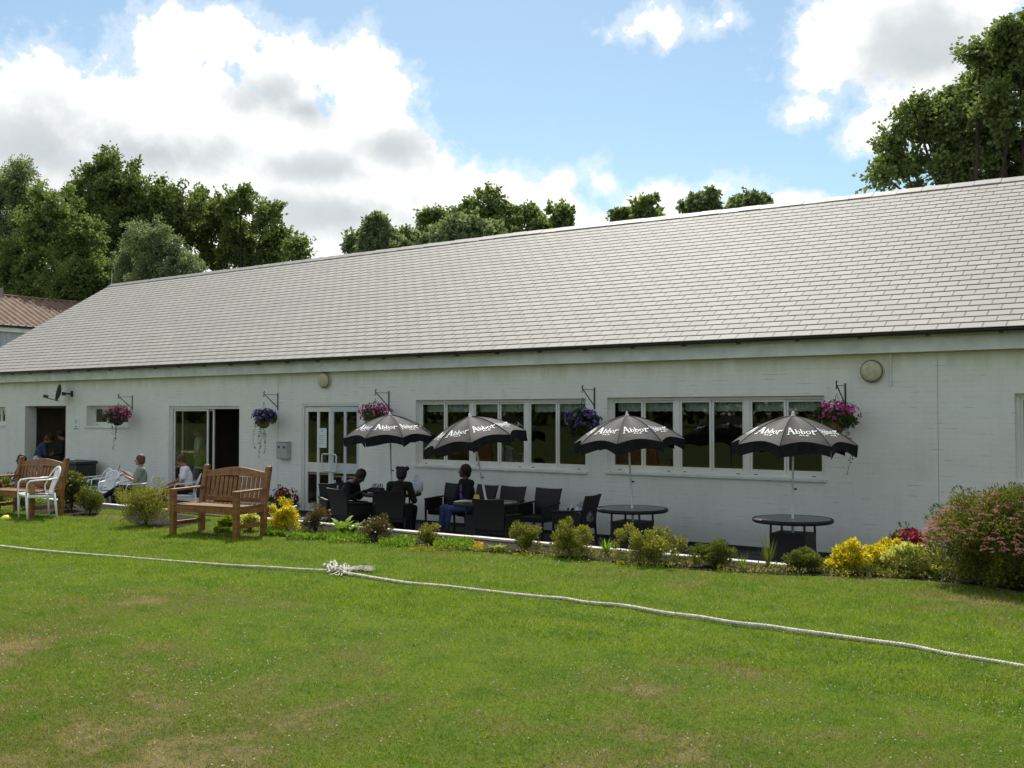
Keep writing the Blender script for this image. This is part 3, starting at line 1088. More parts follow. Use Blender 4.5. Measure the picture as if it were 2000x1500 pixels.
org = np.array(house.location) + np.array(ddoor.location)
l1 = leaf(MAT['white'], False)
l1.location = (dx0 + .055 - org[0], WY + .07 - org[1], dz0 - org[2])
l2 = leaf(MAT['greydoor'], True)
l2.location = (dx1 - .055 - org[0], WY + .07 - org[1], dz0 - org[2])
l2.rotation_euler = (0, 0, R(3.5))
# recessed doorway frame
fr = MB()
fr.bbox(-28.41, -26.31, WY + .30, WY + .36, 1.86, 1.918)
fr.bbox(-26.38, -26.312, WY + .02, WY + .36, PATIO_Z, 1.858)
fr.build('door_frame', simple('maroon_door_edge', (0.16, 0.10, 0.12)), house, world=True)
MB().bbox(X0 + 3.4, -26.0, WY + 2.6, WY + 2.65, PATIO_Z, 2.5).build('inner_partition', simple('dark_green_partition', (0.03, 0.04, 0.03)), house, world=True)

# ================================================================== things on the wall
def onwall(x, z, y=WY):
    return (x, y, z)


def tagempty(name, loc, label, cat, group=None, rz=0.0):
    return tag(empty(name, loc, rz), label, cat, group)


# round lamps
for i, (x, z, lab) in enumerate(((-16.27, 2.42, 'round weathered cream wall light above the glazed double doors'), (-4.73, 2.34, 'round weathered cream wall light beside the short pipe, right of the magenta basket'))):
    if i == 0:
        L0 = tagempty('wall_light', (x, WY, z), lab, 'wall light', 'round lights under the eaves')
        MB().lathe([(.172, 0), (.172, -.05), (.165, -.058)], 32, axis='y').build('casing', MAT['cream'], L0)
        MB().lathe([(.150, -.052), (.150, -.092), (.135, -.108), (.06, -.118), (.0, -.12)], 32, axis='y').build('diffuser', MAT['cream'], L0, smooth=True)
        rb_ = MB()
        for k in range(32):
            a, a2 = 2 * math.pi * k / 32, 2 * math.pi * (k + 1) / 32
            rb_.bar((.160 * math.cos(a), -.064, .160 * math.sin(a)), (.160 * math.cos(a2), -.064, .160 * math.sin(a2)), .012, .012, up=(0, 1, 0))
        rb_.build('rim', simple('dirty_rim', (0.12, 0.11, 0.07)), L0)
    else:
        L1 = copy_tree(L0)
        L1.location = (x, WY, z)
        L1['label'] = lab
# short pipe
q = tag(MB().tube([(-4.47, WY - .022, 2.6), (-4.47, WY - .022, 2.12)], .016, 8).build('conduit', MAT['whitepaint']), 'short white pipe running down from the eaves beside the right round light', 'pipe')
# ashtray
a = tagempty('wall_ashtray', (-17.52, WY, .72), 'grey metal wall box with two dark holes left of the double doors', 'ashtray')
MB().bbox(-.17, .17, -.13, -.004, 0, .36).build('box', MAT['steel'], a, bevel=.008)
MB().bbox(-.18, .18, -.14, -.002, .362, .378).build('lid', MAT['steel'], a, bevel=.004)
for s in (-.085, .085):
    MB().lathe([(.0, -.1335), (.030, -.1335), (.030, -.131)], 16, c=(s, 0, .255), axis='y').build('hole', MAT['black'], a)
# plaque
a = tagempty('wall_sign', (-25.80, WY, 1.24), 'small white notice plate with blue figure right of the dark doorway', 'sign')
MB().bbox(-.17, .17, -.012, -.001, 0, .34).build('plate', MAT['paper'], a)
q = MB()
q.ell((0, -.014, .30), (.012, .003, .012), 8, 6)
q.bbox(-.014, .014, -.0155, -.0125, .235, .285)
q.bbox(-.012, -.003, -.0155, -.0125, .20, .235)
q.bbox(.003, .012, -.0155, -.0125, .20, .235)
for k in range(3):
    q.bbox(-.045 + k * .03, -.02 + k * .03, -.0155, -.0125, .115, .135)
for k in range(7):
    q.bbox(-.11 + k * .032, -.084 + k * .032, -.0155, -.0125, .05, .072)
q.build('print', MAT['ink'], a)
# paper notice on the door
a = tagempty('paper_notice', (-16.42, WY + .035, .98), 'white paper notice taped inside the glass of the left door leaf', 'notice')
MB().bbox(-.14, .14, 0, .002, 0, .42).build('sheet', MAT['paper'], a)
q = MB()
q.bbox(-.012, .012, -.002, -.0005, .33, .39)
for k in range(5):
    q.bbox(-.09, .09 - (k % 2) * .03, -.002, -.0005, .08 + k * .045, .088 + k * .045)
q.build('print', simple('grey_print', (.25, .32, .30)), a)
# satellite dish
a = tagempty('satellite_dish', (-26.02, WY, 2.24), 'dark mesh satellite dish on a wall arm above the doorway', 'satellite dish')
q = MB()
q.box((0, -.01, 0), (.10, .02, .16))
q.tube([(0, -.01, 0), (0, -.18, 0), (-.05, -.23, .0)], .022, 8)
q.box((-.04, -.22, 0), (.07, .07, .09))
q.build('mount', MAT['black'], a)
fd = Vector((-.64, -.75, .20)).normalized()
rot = fd.to_track_quat('Z', 'Y').to_matrix()
q = MB()
vs, fs = [], []
for side in (0, 1):
    for i in range(9):
        r = .25 * i / 8
        for k in range(28):
            t_ = 2 * math.pi * k / 28
            p_ = rot @ Vector((r * math.cos(t_), r * math.sin(t_) * .95, r * r * 1.15 - side * .004))
            vs.append(p_ + Vector((-.10, -.27, .02)))
for side in (0, 1):
    o_ = side * 9 * 28
    for i in range(8):
        for k in range(28):
            fs.append((o_ + i * 28 + k, o_ + i * 28 + (k + 1) % 28, o_ + (i + 1) * 28 + (k + 1) % 28, o_ + (i + 1) * 28 + k))
q.add(vs, fs)
q.build('reflector', MAT['dishmat'], a, smooth=True)
q = MB()
lo = Vector((-.10, -.27, .02)) + rot @ Vector((0, -.24, .06))
lo = Vector((-.12, -.30, -.20))
tip = lo + fd * .34 + Vector((0, 0, .03))
q.tube([lo, tip], .012, 6)
q.box(tip + Vector((0, 0, .03)), (.08, .08, .12), rot)
q.build('receiver', MAT['black'], a)


# hanging baskets
def leaves(n, centre_fn, size, aspect=.45, up=0.3, droop=0.0):
    """n diamond leaves; centre_fn(n) gives (n,3) centres and (n,3) outward directions"""
    C, D = centre_fn(n)
    n = len(C)
    D = D + rng.normal(0, .55, (n, 3))
    D[:, 2] += up
    D /= np.linalg.norm(D, axis=1)[:, None] + 1e-9
    T = rng.normal(0, 1, (n, 3))
    Wd = np.cross(D, T)
    Wd /= np.linalg.norm(Wd, axis=1)[:, None] + 1e-9
    s = size * rng.uniform(.6, 1.3, n)[:, None]
    Nn = np.cross(D, Wd)
    tip = C + D * s
    midl = C + D * s * .5 + Wd * s * aspect * .5 + Nn * s * .06
    midr = C + D * s * .5 - Wd * s * aspect * .5 + Nn * s * .06
    V = np.stack([C, midl, tip, midr], 1).reshape(-1, 3)
    Fq = np.arange(4 * n, dtype=np.int32).reshape(-1, 4)
    return V, Fq


def clumped(c, r, nclump, cr, fill=.5, flat=1.0, zmin=None, lobes=0.25):
    """leaf centres in clumps spread through an ellipsoid, denser at its surface"""
    c, r = np.array(c, float), np.array(r, float)

    def fn(n):
        d = rng.normal(0, 1, (nclump, 3))
        d /= np.linalg.norm(d, axis=1)[:, None]
        rad = rng.uniform(fill, 1.0, nclump) * (1 + lobes * (rng.random(nclump) - .5))
        cc_ = c + d * r * rad[:, None]
        if zmin is not None:
            cc_[:, 2] = np.maximum(cc_[:, 2], zmin + rng.uniform(0, .08, nclump))
        k = rng.integers(0, nclump, n)
        e = rng.normal(0, 1, (n, 3))
        e /= np.linalg.norm(e, axis=1)[:, None]
        e *= (rng.random(n) ** .4)[:, None]
        P = cc_[k] + e * cr * np.array([1, 1, flat])
        if zmin is not None:
            P[:, 2] = np.maximum(P[:, 2], zmin)
        return P, e * .6 + (P - c) / r * .7
    return fn


def bracket_obj(x, label):
    a = tagempty('basket_bracket', (x, WY, 2.15), label, 'bracket', 'iron brackets holding the hanging baskets')
    MB().bbox(-.011, .011, -.014, -.001, -.36, .02).build('back_bar', MAT['black'], a)
    q = MB()
    q.tube([(0, -.012, -.02), (0, -.40, -.02)], .006, 6)
    q.tube([(0, -.012, -.30), (0, -.34, -.05), (0, -.40, -.0), (0, -.405, .03), (0, -.39, .045), (0, -.375, .03)], .010, 6)
    q.tube([(0, -.40, -.01), (0, -.41, -.05), (0, -.40, -.075), (0, -.385, -.06)], .007, 6)
    q.build('arm', MAT['black'], a)
    return a


def basket_obj(x, dz, rx, rz, fm, label, trails, leafy=.35, bowl='coir', dark=False, low=0.0):
    z = 1.98 + dz - .05
    a = tagempty('hanging_basket', (x, 15.10, z), label, 'hanging basket', 'flower baskets hanging along the front wall')
    zb = -.36
    MB().lathe([(.0, zb - .16), (.07, zb - .155), (.12, zb - .10), (.155, zb), (.145, zb), (.10, zb - .03), (0, zb - .04)], 20).build('bowl', MAT[bowl], a, smooth=True)
    q = MB()
    for k in range(3):
        t_ = 2 * math.pi * k / 3 + .4
        q.tube([(.15 * math.cos(t_), .15 * math.sin(t_), zb), (0, 0, .06)], .003, 4)
    q.build('chain', MAT['black'], a)
    c0 = np.array([0, 0, zb + .10 - low])
    V, Fq = leaves(int(1500 + 1400 * leafy), clumped(c0 - [0, 0, .03], (rx * .8, .26, rz * .8), 34, .07, .2), .045, .6)
    np_mesh('foliage', V, Fq, MAT['P_basket'], a, world=False)
    # petals
    nf = 170
    d = rng.normal(0, 1, (nf, 3))
    d /= np.linalg.norm(d, axis=1)[:, None]
    d[:, 2] = np.where(d[:, 2] < -.35, -d[:, 2], d[:, 2])
    P = c0 + d * np.array([rx, .30, rz]) * rng.uniform(.72, 1.05, nf)[:, None]
    vs, fs = [], []
    for i in range(nf):
        nn = Vector(d[i] + rng.normal(0, .3, 3)).normalized()
        u_ = nn.orthogonal().normalized()
        v_ = nn.cross(u_)
        r = rng.uniform(.020, .036)
        b0 = len(vs)
        vs.append(tuple(Vector(P[i]) - nn * .006))
        for k in range(10):
            t_ = 2 * math.pi * k / 10
            rr = r * (1 if k % 2 == 0 else .72)
            vs.append(tuple(Vector(P[i]) + u_ * math.cos(t_) * rr + v_ * math.sin(t_) * rr + nn * .006))
        fs += [(b0, b0 + 1 + k, b0 + 1 + (k + 1) % 10) for k in range(10)]
    np_mesh('blossom', np.array(vs), np.array(fs), MAT[fm], a, world=False)
    # trailing stems
    q = MB()
    tv = []
    for (ox, ln, sw) in trails:
        pts = []
        for k in range(9):
            t_ = k / 8
            pts.append((ox + sw * math.sin(t_ * 3) * .06, -.10 + .03 * math.sin(t_ * 5 + ox * 30), zb - .02 - ln * t_))
        q.tube(pts, .0025, 4)
        for k in range(int(ln * 75)):
            t_ = rnd.random()
            i = min(int(t_ * 8), 7)
            p_ = Vector(pts[i]).lerp(Vector(pts[i + 1]), t_ * 8 - i)
            tv.append(p_)
    if trails:
        q.build('trailing_stem', MAT['stem'], a)
        C = np.array([tuple(p_) for p_ in tv])

        def fn(n):
            return C + rng.normal(0, .012, C.shape), rng.normal(0, 1, C.shape)
        V, Fq = leaves(len(C), fn, .028, .75)
        np_mesh('trailing_leaves', V, Fq, MAT['P_basket'], a, world=False)
    return a


BK = [(-23.27, .0, .44, .23, 'F_pink', 'magenta flower basket with long trailing stems left of the sliding door', [(-.12, .35, 1), (.0, .75, .6), (.05, .5, 1), (.14, .15, -2)], .3, 'binmat', 0),
      (-17.79, -.02, .32, .20, 'F_purple', 'dark violet flower basket with long trails beside the grey wall box', [(-.16, .6, -.6), (-.02, .75, .5), (.03, .5, -1), (.1, .7, 1), (.13, .45, .4)], .9, 'coir', .02),
      (-14.44, .02, .40, .25, 'F_pink', 'round magenta flower basket right of the double doors, over the first parasol', [], .2, 'binmat', 0),
      (-9.55, .0, .36, .24, 'F_purple', 'leafy violet flower basket hanging between the two long windows', [(-.1, .25, 1), (.12, .3, 1), (.2, .22, -1)], 4.6, 'binmat', .10),
      (-5.14, .02, .34, .22, 'F_pink', 'magenta flower basket in brown liner at the end of the long windows', [(.17, .75, 1), (.15, .4, .5)], .9, 'coir', 0)]
BL = ['iron bracket of the magenta basket nearest the dark doorway', 'iron bracket of the violet basket beside the grey wall box', 'iron bracket above the first parasol and the round magenta basket', 'iron bracket between the two long windows', 'iron bracket left of the rightmost round wall light']
for (x, dz, rx, rz, fm, lab, tr_, lf, bowl, low), bl in zip(BK, BL):
    bracket_obj(x, bl)
    basket_obj(x, dz, rx, rz, fm, lab, tr_, lf, bowl, low=low)

# ================================================================== neighbouring building
nb = tagempty('neighbour_building', (-42, 24, PATIO_Z), 'grey clad building with brown tiled roof behind the left end of the clubhouse', 'building')
NX, NR, NZ, NRZ, NY0, NY1 = -40.0, -43.2, 5.15, 6.66, 12.0, 37.0
q = MB()
q.bbox(2 * NR - NX, NX, NY0, NY1, PATIO_Z, NZ)
y = NY0
while y < NY1:
    q.bbox(NX, NX + .018, y, y + .10, PATIO_Z, NZ - .25)
    y += .22
for yy in (NY0, NY1):
    q.add([(NX, yy, NZ), (2 * NR - NX, yy, NZ), (NR, yy, NRZ)], [(0, 1, 2)])
q.build('wall', MAT['cladding'], nb, world=True)
MB().bbox(NX - .02, NX + .16, NY0, NY1, NZ - .24, NZ - .03).build('fascia', MAT['whitepaint'], nb, world=True)
MB().tube([(NX + .24, NY0, NZ - .02), (NX + .24, NY1, NZ - .02)], .06, 8).build('gutter', MAT['gutter'], nb, world=True)
q = MB()
vs, fs = [], []
m_ = int((NY1 - NY0) / .04)
for i in range(m_ + 1):
    yy = NY0 + i * .04
    h = .035 * math.sin(yy * 2 * math.pi / .30)
    rows = 12
    for r_ in range(rows + 1):
        t_ = r_ / rows
        xx = NX + .26 + (NR - NX - .26) * t_
        zz = NZ + .02 + (NRZ - NZ) * t_
        vs.append((xx, yy, zz + h))
for i in range(m_):
    for r_ in range(12):
        a_ = i * 13 + r_
        fs.append((a_, a_ + 13, a_ + 14, a_ + 1))
q.add(vs, fs)
q.add([(NR, NY0, NRZ), (NR, NY1, NRZ), (2 * NR - NX, NY1, NZ), (2 * NR - NX, NY0, NZ)], [(0, 1, 2, 3)])
rfn = q.build('roof', MAT['pantile'], nb, world=True)
MB().tube([(NR, NY0, NRZ + .03), (NR, NY1, NRZ + .03)], .07, 8).build('ridge_tiles', MAT['pantile'], rfn, world=True)
pf = at(2, 575, 0.0 + 22.4)
MB().bbox(NR - .12, NR + .18, 22.15, 22.45, NRZ - .1, NRZ + .34).build('chimney', simple('grey_flue', (0.28, 0.25, 0.24)), rfn, world=True)


# ================================================================== trees
def tree(name, label, base, lobes, mat, nleaf, leaf, group='trees behind the clubhouse', clump=.75, seed=1, aspect=.7, cpl=None, dens=1.0):
    """lobes: list of (centre xyz, radii xyz)"""
    global rng
    rng = np.random.default_rng(seed)
    r_ = random.Random(seed)
    root = tagempty(name, base, label, 'tree', group)
    base = Vector(base)
    tops = [Vector(l[0]) for l in lobes]
    mid = sum(tops, Vector()) / len(tops)
    H = mid.z - base.z
    fork = base + Vector((0, 0, H * .38))
    q = MB()
    rt0 = max(.16, H * .032)
    q.tube([base - Vector((0, 0, .3)), base + Vector((.05, 0, H * .15)), fork, Vector((mid.x, mid.y, base.z + H * .8))], [rt0 * 1.3, rt0, rt0 * .7, rt0 * .15], 9)
    q.build('trunk', MAT['bark'], root, world=True, smooth=True)
    q = MB()
    Vs, Fs, nb_ = [], [], 0
    tot = sum(l[1][0] * l[1][1] + l[1][0] * l[1][2] for l in lobes)
    for c, r in lobes:
        cv = Vector(c)
        st = fork.lerp(Vector((mid.x, mid.y, base.z + H * .75)), r_.uniform(0, .8))
        m1 = st.lerp(cv, .5) + Vector((r_.uniform(-.5, .5), r_.uniform(-.5, .5), -.4))
        q.tube([st, m1, cv], [rt0 * .28, rt0 * .17, rt0 * .07], 6)
        share = (r[0] * r[1] + r[0] * r[2]) / tot
        nc = cpl or max(12, int(dens * 20 * (r[0] * r[2] + r[0] * r[1]) / (clump * clump) * .42))
        d = rng.normal(0, 1, (nc, 3))
        d /= np.linalg.norm(d, axis=1)[:, None]
        rad = rng.uniform(.25, 1.12, nc)
        cc_ = np.array(c) + d * np.array(r) * rad[:, None]
        for k in range(0, nc, 2):
            e_ = Vector(cc_[k])
            mm = cv.lerp(e_, .55) + Vector((r_.uniform(-.15, .15), r_.uniform(-.15, .15), r_.uniform(-.1, .2)))
            q.tube([cv, mm, e_], [rt0 * .07, rt0 * .045, rt0 * .02], 4, cap=False)
        n = int(nleaf * share)
        k = rng.integers(0, nc, n)
        tw = rng.normal(0, 1, (nc, 7, 3)) + d[:, None, :] * .7
        tw[:, :, 2] *= .75
        tw /= np.linalg.norm(tw, axis=2)[:, :, None]
        tl = rng.uniform(.5, 1.5, (nc, 7))
        ti = rng.integers(0, 7, n)
        csz = clump * rng.uniform(.35, .8, nc)
        tt_ = rng.random(n) ** .7
        P = cc_[k] + tw[k, ti] * (tl[k, ti] * tt_ * csz[k])[:, None] + rng.normal(0, .15, (n, 3)) * clump * .75
        e = tw[k, ti] + rng.normal(0, .5, (n, 3))
        V, Fq = leaves(n, lambda n_: (P, e + np.array([0, 0, -.15])), leaf, aspect, up=.1)
        Vs.append(V)
        Fs.append(Fq + nb_)
        nb_ += len(V)
    q.build('limbs', MAT['bark'], root, world=True)
    np_mesh('crown', np.concatenate(Vs), np.concatenate(Fs), mat, root)
    return root


def lob(Y, lst, depth=.6):
    """lobes from pixel blobs (x, y, rx, ry) at depth plane Y, with depth jitter"""
    out = []
    for i, (x, y, rx, ry) in enumerate(lst):
        dy = ((i * 37) % 11 - 5) / 5 * .8
        c = at(x, y, Y + dy)
        z = (c - np.array([0, 0, CAMZ])) @ FW
        s = z / F
        out.append((tuple(c), (rx * s, (rx + ry) / 2 * s * depth, ry * s)))
    return out


def tb(Y, x):
    c = at(x, 800, Y)
    return (c[0], c[1], PATIO_Z)


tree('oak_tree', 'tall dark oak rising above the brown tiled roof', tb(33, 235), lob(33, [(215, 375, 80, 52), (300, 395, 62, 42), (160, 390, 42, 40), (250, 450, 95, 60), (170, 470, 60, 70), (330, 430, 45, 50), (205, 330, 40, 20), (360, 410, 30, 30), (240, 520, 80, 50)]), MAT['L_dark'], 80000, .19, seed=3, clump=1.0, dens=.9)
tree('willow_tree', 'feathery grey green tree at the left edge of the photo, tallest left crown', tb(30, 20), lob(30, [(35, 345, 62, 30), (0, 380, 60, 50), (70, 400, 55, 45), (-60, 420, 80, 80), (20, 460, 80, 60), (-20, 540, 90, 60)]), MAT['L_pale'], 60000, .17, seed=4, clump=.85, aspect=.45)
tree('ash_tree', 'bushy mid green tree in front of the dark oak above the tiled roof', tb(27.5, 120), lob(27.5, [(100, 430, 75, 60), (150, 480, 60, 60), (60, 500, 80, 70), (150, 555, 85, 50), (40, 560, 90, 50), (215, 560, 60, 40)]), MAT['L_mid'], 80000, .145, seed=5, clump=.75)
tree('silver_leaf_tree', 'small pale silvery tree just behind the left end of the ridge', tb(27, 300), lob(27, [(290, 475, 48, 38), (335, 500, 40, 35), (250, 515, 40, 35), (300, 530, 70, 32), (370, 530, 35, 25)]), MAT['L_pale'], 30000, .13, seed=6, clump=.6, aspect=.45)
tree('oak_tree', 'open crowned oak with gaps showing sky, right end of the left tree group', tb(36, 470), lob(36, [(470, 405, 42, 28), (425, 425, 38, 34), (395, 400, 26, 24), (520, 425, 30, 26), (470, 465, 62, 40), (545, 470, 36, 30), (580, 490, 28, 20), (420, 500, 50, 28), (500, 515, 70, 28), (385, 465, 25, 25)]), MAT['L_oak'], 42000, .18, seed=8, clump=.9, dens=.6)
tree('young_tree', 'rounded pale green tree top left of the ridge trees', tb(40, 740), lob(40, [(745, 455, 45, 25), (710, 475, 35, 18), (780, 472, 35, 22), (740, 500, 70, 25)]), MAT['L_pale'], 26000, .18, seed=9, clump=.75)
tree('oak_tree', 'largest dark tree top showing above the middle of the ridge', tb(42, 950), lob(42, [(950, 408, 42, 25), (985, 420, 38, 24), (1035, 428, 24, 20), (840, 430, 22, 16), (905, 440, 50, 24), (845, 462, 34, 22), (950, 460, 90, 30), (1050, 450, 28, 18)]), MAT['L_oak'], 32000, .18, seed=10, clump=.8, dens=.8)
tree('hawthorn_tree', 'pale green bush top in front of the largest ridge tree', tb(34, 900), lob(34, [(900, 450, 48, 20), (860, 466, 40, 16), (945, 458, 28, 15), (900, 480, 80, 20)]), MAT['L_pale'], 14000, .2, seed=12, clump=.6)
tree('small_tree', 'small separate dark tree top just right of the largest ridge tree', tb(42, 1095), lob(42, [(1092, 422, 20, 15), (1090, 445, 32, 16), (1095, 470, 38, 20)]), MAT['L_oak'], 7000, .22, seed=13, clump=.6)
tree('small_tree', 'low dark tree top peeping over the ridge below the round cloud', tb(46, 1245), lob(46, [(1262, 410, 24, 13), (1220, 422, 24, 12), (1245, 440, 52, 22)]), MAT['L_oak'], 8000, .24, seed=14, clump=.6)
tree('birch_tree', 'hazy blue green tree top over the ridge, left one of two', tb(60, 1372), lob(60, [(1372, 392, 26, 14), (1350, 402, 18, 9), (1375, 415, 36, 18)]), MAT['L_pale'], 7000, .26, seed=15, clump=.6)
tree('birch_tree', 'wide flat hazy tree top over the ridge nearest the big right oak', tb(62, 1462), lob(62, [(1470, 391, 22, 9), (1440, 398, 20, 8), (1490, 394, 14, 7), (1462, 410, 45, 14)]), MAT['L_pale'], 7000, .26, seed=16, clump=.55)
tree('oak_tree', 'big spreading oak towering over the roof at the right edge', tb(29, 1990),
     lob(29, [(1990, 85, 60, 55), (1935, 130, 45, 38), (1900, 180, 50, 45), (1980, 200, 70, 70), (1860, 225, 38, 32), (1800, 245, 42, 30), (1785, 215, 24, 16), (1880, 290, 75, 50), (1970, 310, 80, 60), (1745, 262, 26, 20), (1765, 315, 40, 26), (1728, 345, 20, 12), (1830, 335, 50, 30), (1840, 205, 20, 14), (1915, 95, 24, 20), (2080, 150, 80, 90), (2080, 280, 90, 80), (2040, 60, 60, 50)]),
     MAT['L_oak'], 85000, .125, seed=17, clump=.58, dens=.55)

# far tree belt across the field behind the camera: what the windows mirror
rng = np.random.default_rng(5)
n = 26000
ang = rng.uniform(0, 1, n)
bxp = -170 + 230 * ang
byp = -95 + 12 * np.sin(bxp * .07) + rng.normal(0, 3.5, n)
hh_ = 9 + 3.5 * np.sin(bxp * .21) + 2.0 * np.sin(bxp * .53 + 1)
bzp = hh_ * (rng.random(n) ** .7)
C = np.stack([bxp, byp, bzp], 1)
V, Fq = leaves(n, lambda n_: (C, np.tile([0, .6, .4], (n, 1))), 1.5, .8)
tag(np_mesh('woodland', V, Fq, MAT['L_dark']), 'distant belt of dark trees on the far side of the cricket field', 'woodland', kind='stuff')


# ================================================================== plants in the beds
def shrub(name, label, cx, cy, rx, rz, mat, nleaf, leaf, cat='shrub', group=None, flower=None, nfl=0, fsize=.02, z0=0.012, ry=None, fill=.25, clump=.06, aspect=.55, squash=1.0, flat_fl=False, nclump=None, stems=True, side=False):
    ry = ry or rx * .85
    a = tagempty(name, (cx, cy, z0), label, cat, group)
    H = rz
    if stems:
        q = MB()
        for k in range(9):
            t_ = 2 * math.pi * k / 9 + rnd.uniform(-.3, .3)
            e = (rx * .6 * math.cos(t_), ry * .6 * math.sin(t_), H * rnd.uniform(.6, .9))
            q.tube([(0, 0, -.01), (e[0] * .35, e[1] * .35, e[2] * .5), e], [.007, .005, .002], 5)
        q.build('stem', MAT['stem'], a)
    c0 = np.array([0, 0, H * .5])
    ncl = nclump or max(14, int(38 * rx * H / .12))
    V, Fq = leaves(int(nleaf * (1.35 if leaf < .031 else 1)), clumped(c0, (rx * .93, ry * .93, H * .5), int(ncl * 1.3), clump, fill, zmin=.02, lobes=.5), leaf * .92, aspect, up=.55)
    np_mesh('foliage', V, Fq, MAT[mat], a, world=False)
    if flower:
        vs, fs = [], []
        for i in range(nfl):
            d = Vector(rng.normal(0, 1, 3)).normalized()
            d.z = abs(d.z) * 1.1 - .25
            if side:
                d.y = -abs(d.y)
            p_ = Vector(c0) + Vector((d.x * rx, d.y * ry, d.z * H * .52)) * rng.uniform(.93, 1.06)
            if p_.z < .03:
                continue
            nn = Vector((0, 0, 1)) if flat_fl else (d + Vector(rng.normal(0, .25, 3))).normalized()
            u_ = nn.orthogonal().normalized()
            v_ = nn.cross(u_)
            if flat_fl:
                m__ = 26
                for k in range(m__):
                    t_ = rng.uniform(0, 2 * math.pi)
                    r_ = fsize * math.sqrt(rng.random())
                    q_ = p_ + Vector((math.cos(t_) * r_, math.sin(t_) * r_, (1 - (r_ / fsize) ** 2) * fsize * .5))
                    b0 = len(vs)
                    s_ = fsize * .22
                    w_ = Vector(rng.normal(0, 1, 3)).normalized()
                    w2 = w_.orthogonal().normalized()
                    vs += [tuple(q_ - w_ * s_), tuple(q_ + w2 * s_), tuple(q_ + w_ * s_ + Vector((0, 0, s_ * .4)))]
                    fs.append((b0, b0 + 1, b0 + 2))
            else:
                r_ = fsize * rng.uniform(.7, 1.2)
                b0 = len(vs)
                vs.append(tuple(p_ - nn * .003))
                for k in range(8):
                    t_ = 2 * math.pi * k / 8
                    vs.append(tuple(p_ + (u_ * math.cos(t_) + v_ * math.sin(t_)) * (r_ if k % 2 else r_ * .75) + nn * .004))
                fs += [(b0, b0 + 1 + k, b0 + 1 + (k + 1) % 8) for k in range(8)]
        if fs:
            np_mesh('blossom', np.array(vs), np.array(fs), MAT[flower], a, world=False)
    return a


def sh(px0, px1, ytop, ybase, **k):
    """shrub by its extent in the photo: stands where its foot meets the bed"""
    p = gr((px0 + px1) / 2, ybase - 6)
    z = (p - np.array([0, 0, CAMZ])) @ FW
    s = z / F
    rx = (px1 - px0) / 2 * s * 1.06
    h = (ybase - ytop) * s * .92
    return dict(cx=p[0], cy=p[1] + .0, rx=rx, rz=h, **k)


G = 'low shrubs along the patio edge'
rng = np.random.default_rng(21)
shrub('potentilla_bush', 'low bush with small white flowers under the first parasol', **sh(700, 765, 1010, 1062, mat='P_brown', nleaf=2600, leaf=.030, flower='F_white', nfl=34, fsize=.015, group=G))
shrub('potentilla_bush', 'small olive bush left of the seated woman in jeans, on the bed edge', **sh(806, 862, 1026, 1070, mat='P_olive', nleaf=2600, leaf=.026, group=G))
shrub('potentilla_bush', 'taller olive bush in front of the second table, left of a wider one', **sh(995, 1062, 1020, 1084, mat='P_olive', nleaf=4200, leaf=.026, group=G))
shrub('potentilla_bush', 'rounded olive bush below the patterned bag on the wicker chair', **sh(1064, 1165, 1026, 1094, mat='P_olive', nleaf=6500, leaf=.026, group=G))
shrub('potentilla_bush', 'widest olive bush with white flowers in front of the third table', **sh(1205, 1340, 1033, 1106, mat='P_olive', nleaf=8500, leaf=.026, group=G, flower='F_white', nfl=16, fsize=.015))
shrub('potentilla_bush', 'open green bush between the third and fourth tables', **sh(1355, 1436, 1058, 1114, mat='P_green', nleaf=4200, leaf=.028, group=G))
shrub('potentilla_bush', 'spreading green bush left of the golden shrubs', **sh(1538, 1618, 1074, 1122, mat='P_green', nleaf=3600, leaf=.028, group=G))
shrub('golden_shrub', 'golden yellow leaved shrub, left one of the pair at the right end of the bed', **sh(1612, 1700, 1058, 1126, mat='P_gold', nleaf=5200, leaf=.034, cat='shrub', group='golden shrubs', aspect=.6))
shrub('golden_shrub', 'golden shrub tucked behind the cream variegated one', **sh(1690, 1775, 1060, 1118, mat='P_gold', nleaf=4400, leaf=.034, cat='shrub', group='golden shrubs', aspect=.6))
shrub('variegated_shrub', 'cream and green variegated shrub beside the large pink spiraea', **sh(1735, 1836, 1062, 1128, mat='P_varieg', nleaf=5200, leaf=.036, aspect=.6))
shrub('golden_shrub', 'golden yellow shrub right of the wooden two seat bench', **sh(524, 592, 980, 1046, mat='P_gold', nleaf=4600, leaf=.036, group='golden shrubs', aspect=.6))
shrub('variegated_shrub', 'cream variegated shrub seen through the legs of the wooden bench', **sh(462, 516, 1004, 1043, mat='P_varieg', nleaf=2600, leaf=.034, aspect=.6))
shrub('bright_leaf_plant', 'bright lime plant behind the legs of the wooden bench', **sh(426, 468, 1012, 1043, mat='P_lime', nleaf=1300, leaf=.045, cat='plant', aspect=.6))
shrub('twiggy_shrub', 'sparse brownish twiggy shrub in front of the double doors', **sh(588, 645, 985, 1052, mat='P_brown', nleaf=1900, leaf=.030, fill=.1, group=G))
shrub('flowering_shrub', 'feathery yellow green shrub left of the wooden bench', **sh(228, 342, 943, 1032, mat='P_olive', nleaf=11000, leaf=.038, aspect=.3, flower='F_yellow', nfl=40, fsize=.016, clump=.09))
shrub('hydrangea_bush', 'leafy bright green bush beside the white chair on the lawn', **sh(112, 168, 925, 1004, mat='P_green', nleaf=4200, leaf=.055, aspect=.7, clump=.07, flower='F_white', nfl=26, fsize=.016, fill=.1))
shrub('small_shrub', 'small dark shrub left of the feet of the seated woman in grey green', **sh(148, 204, 958, 1010, mat='P_green', nleaf=3400, leaf=.036, clump=.07))
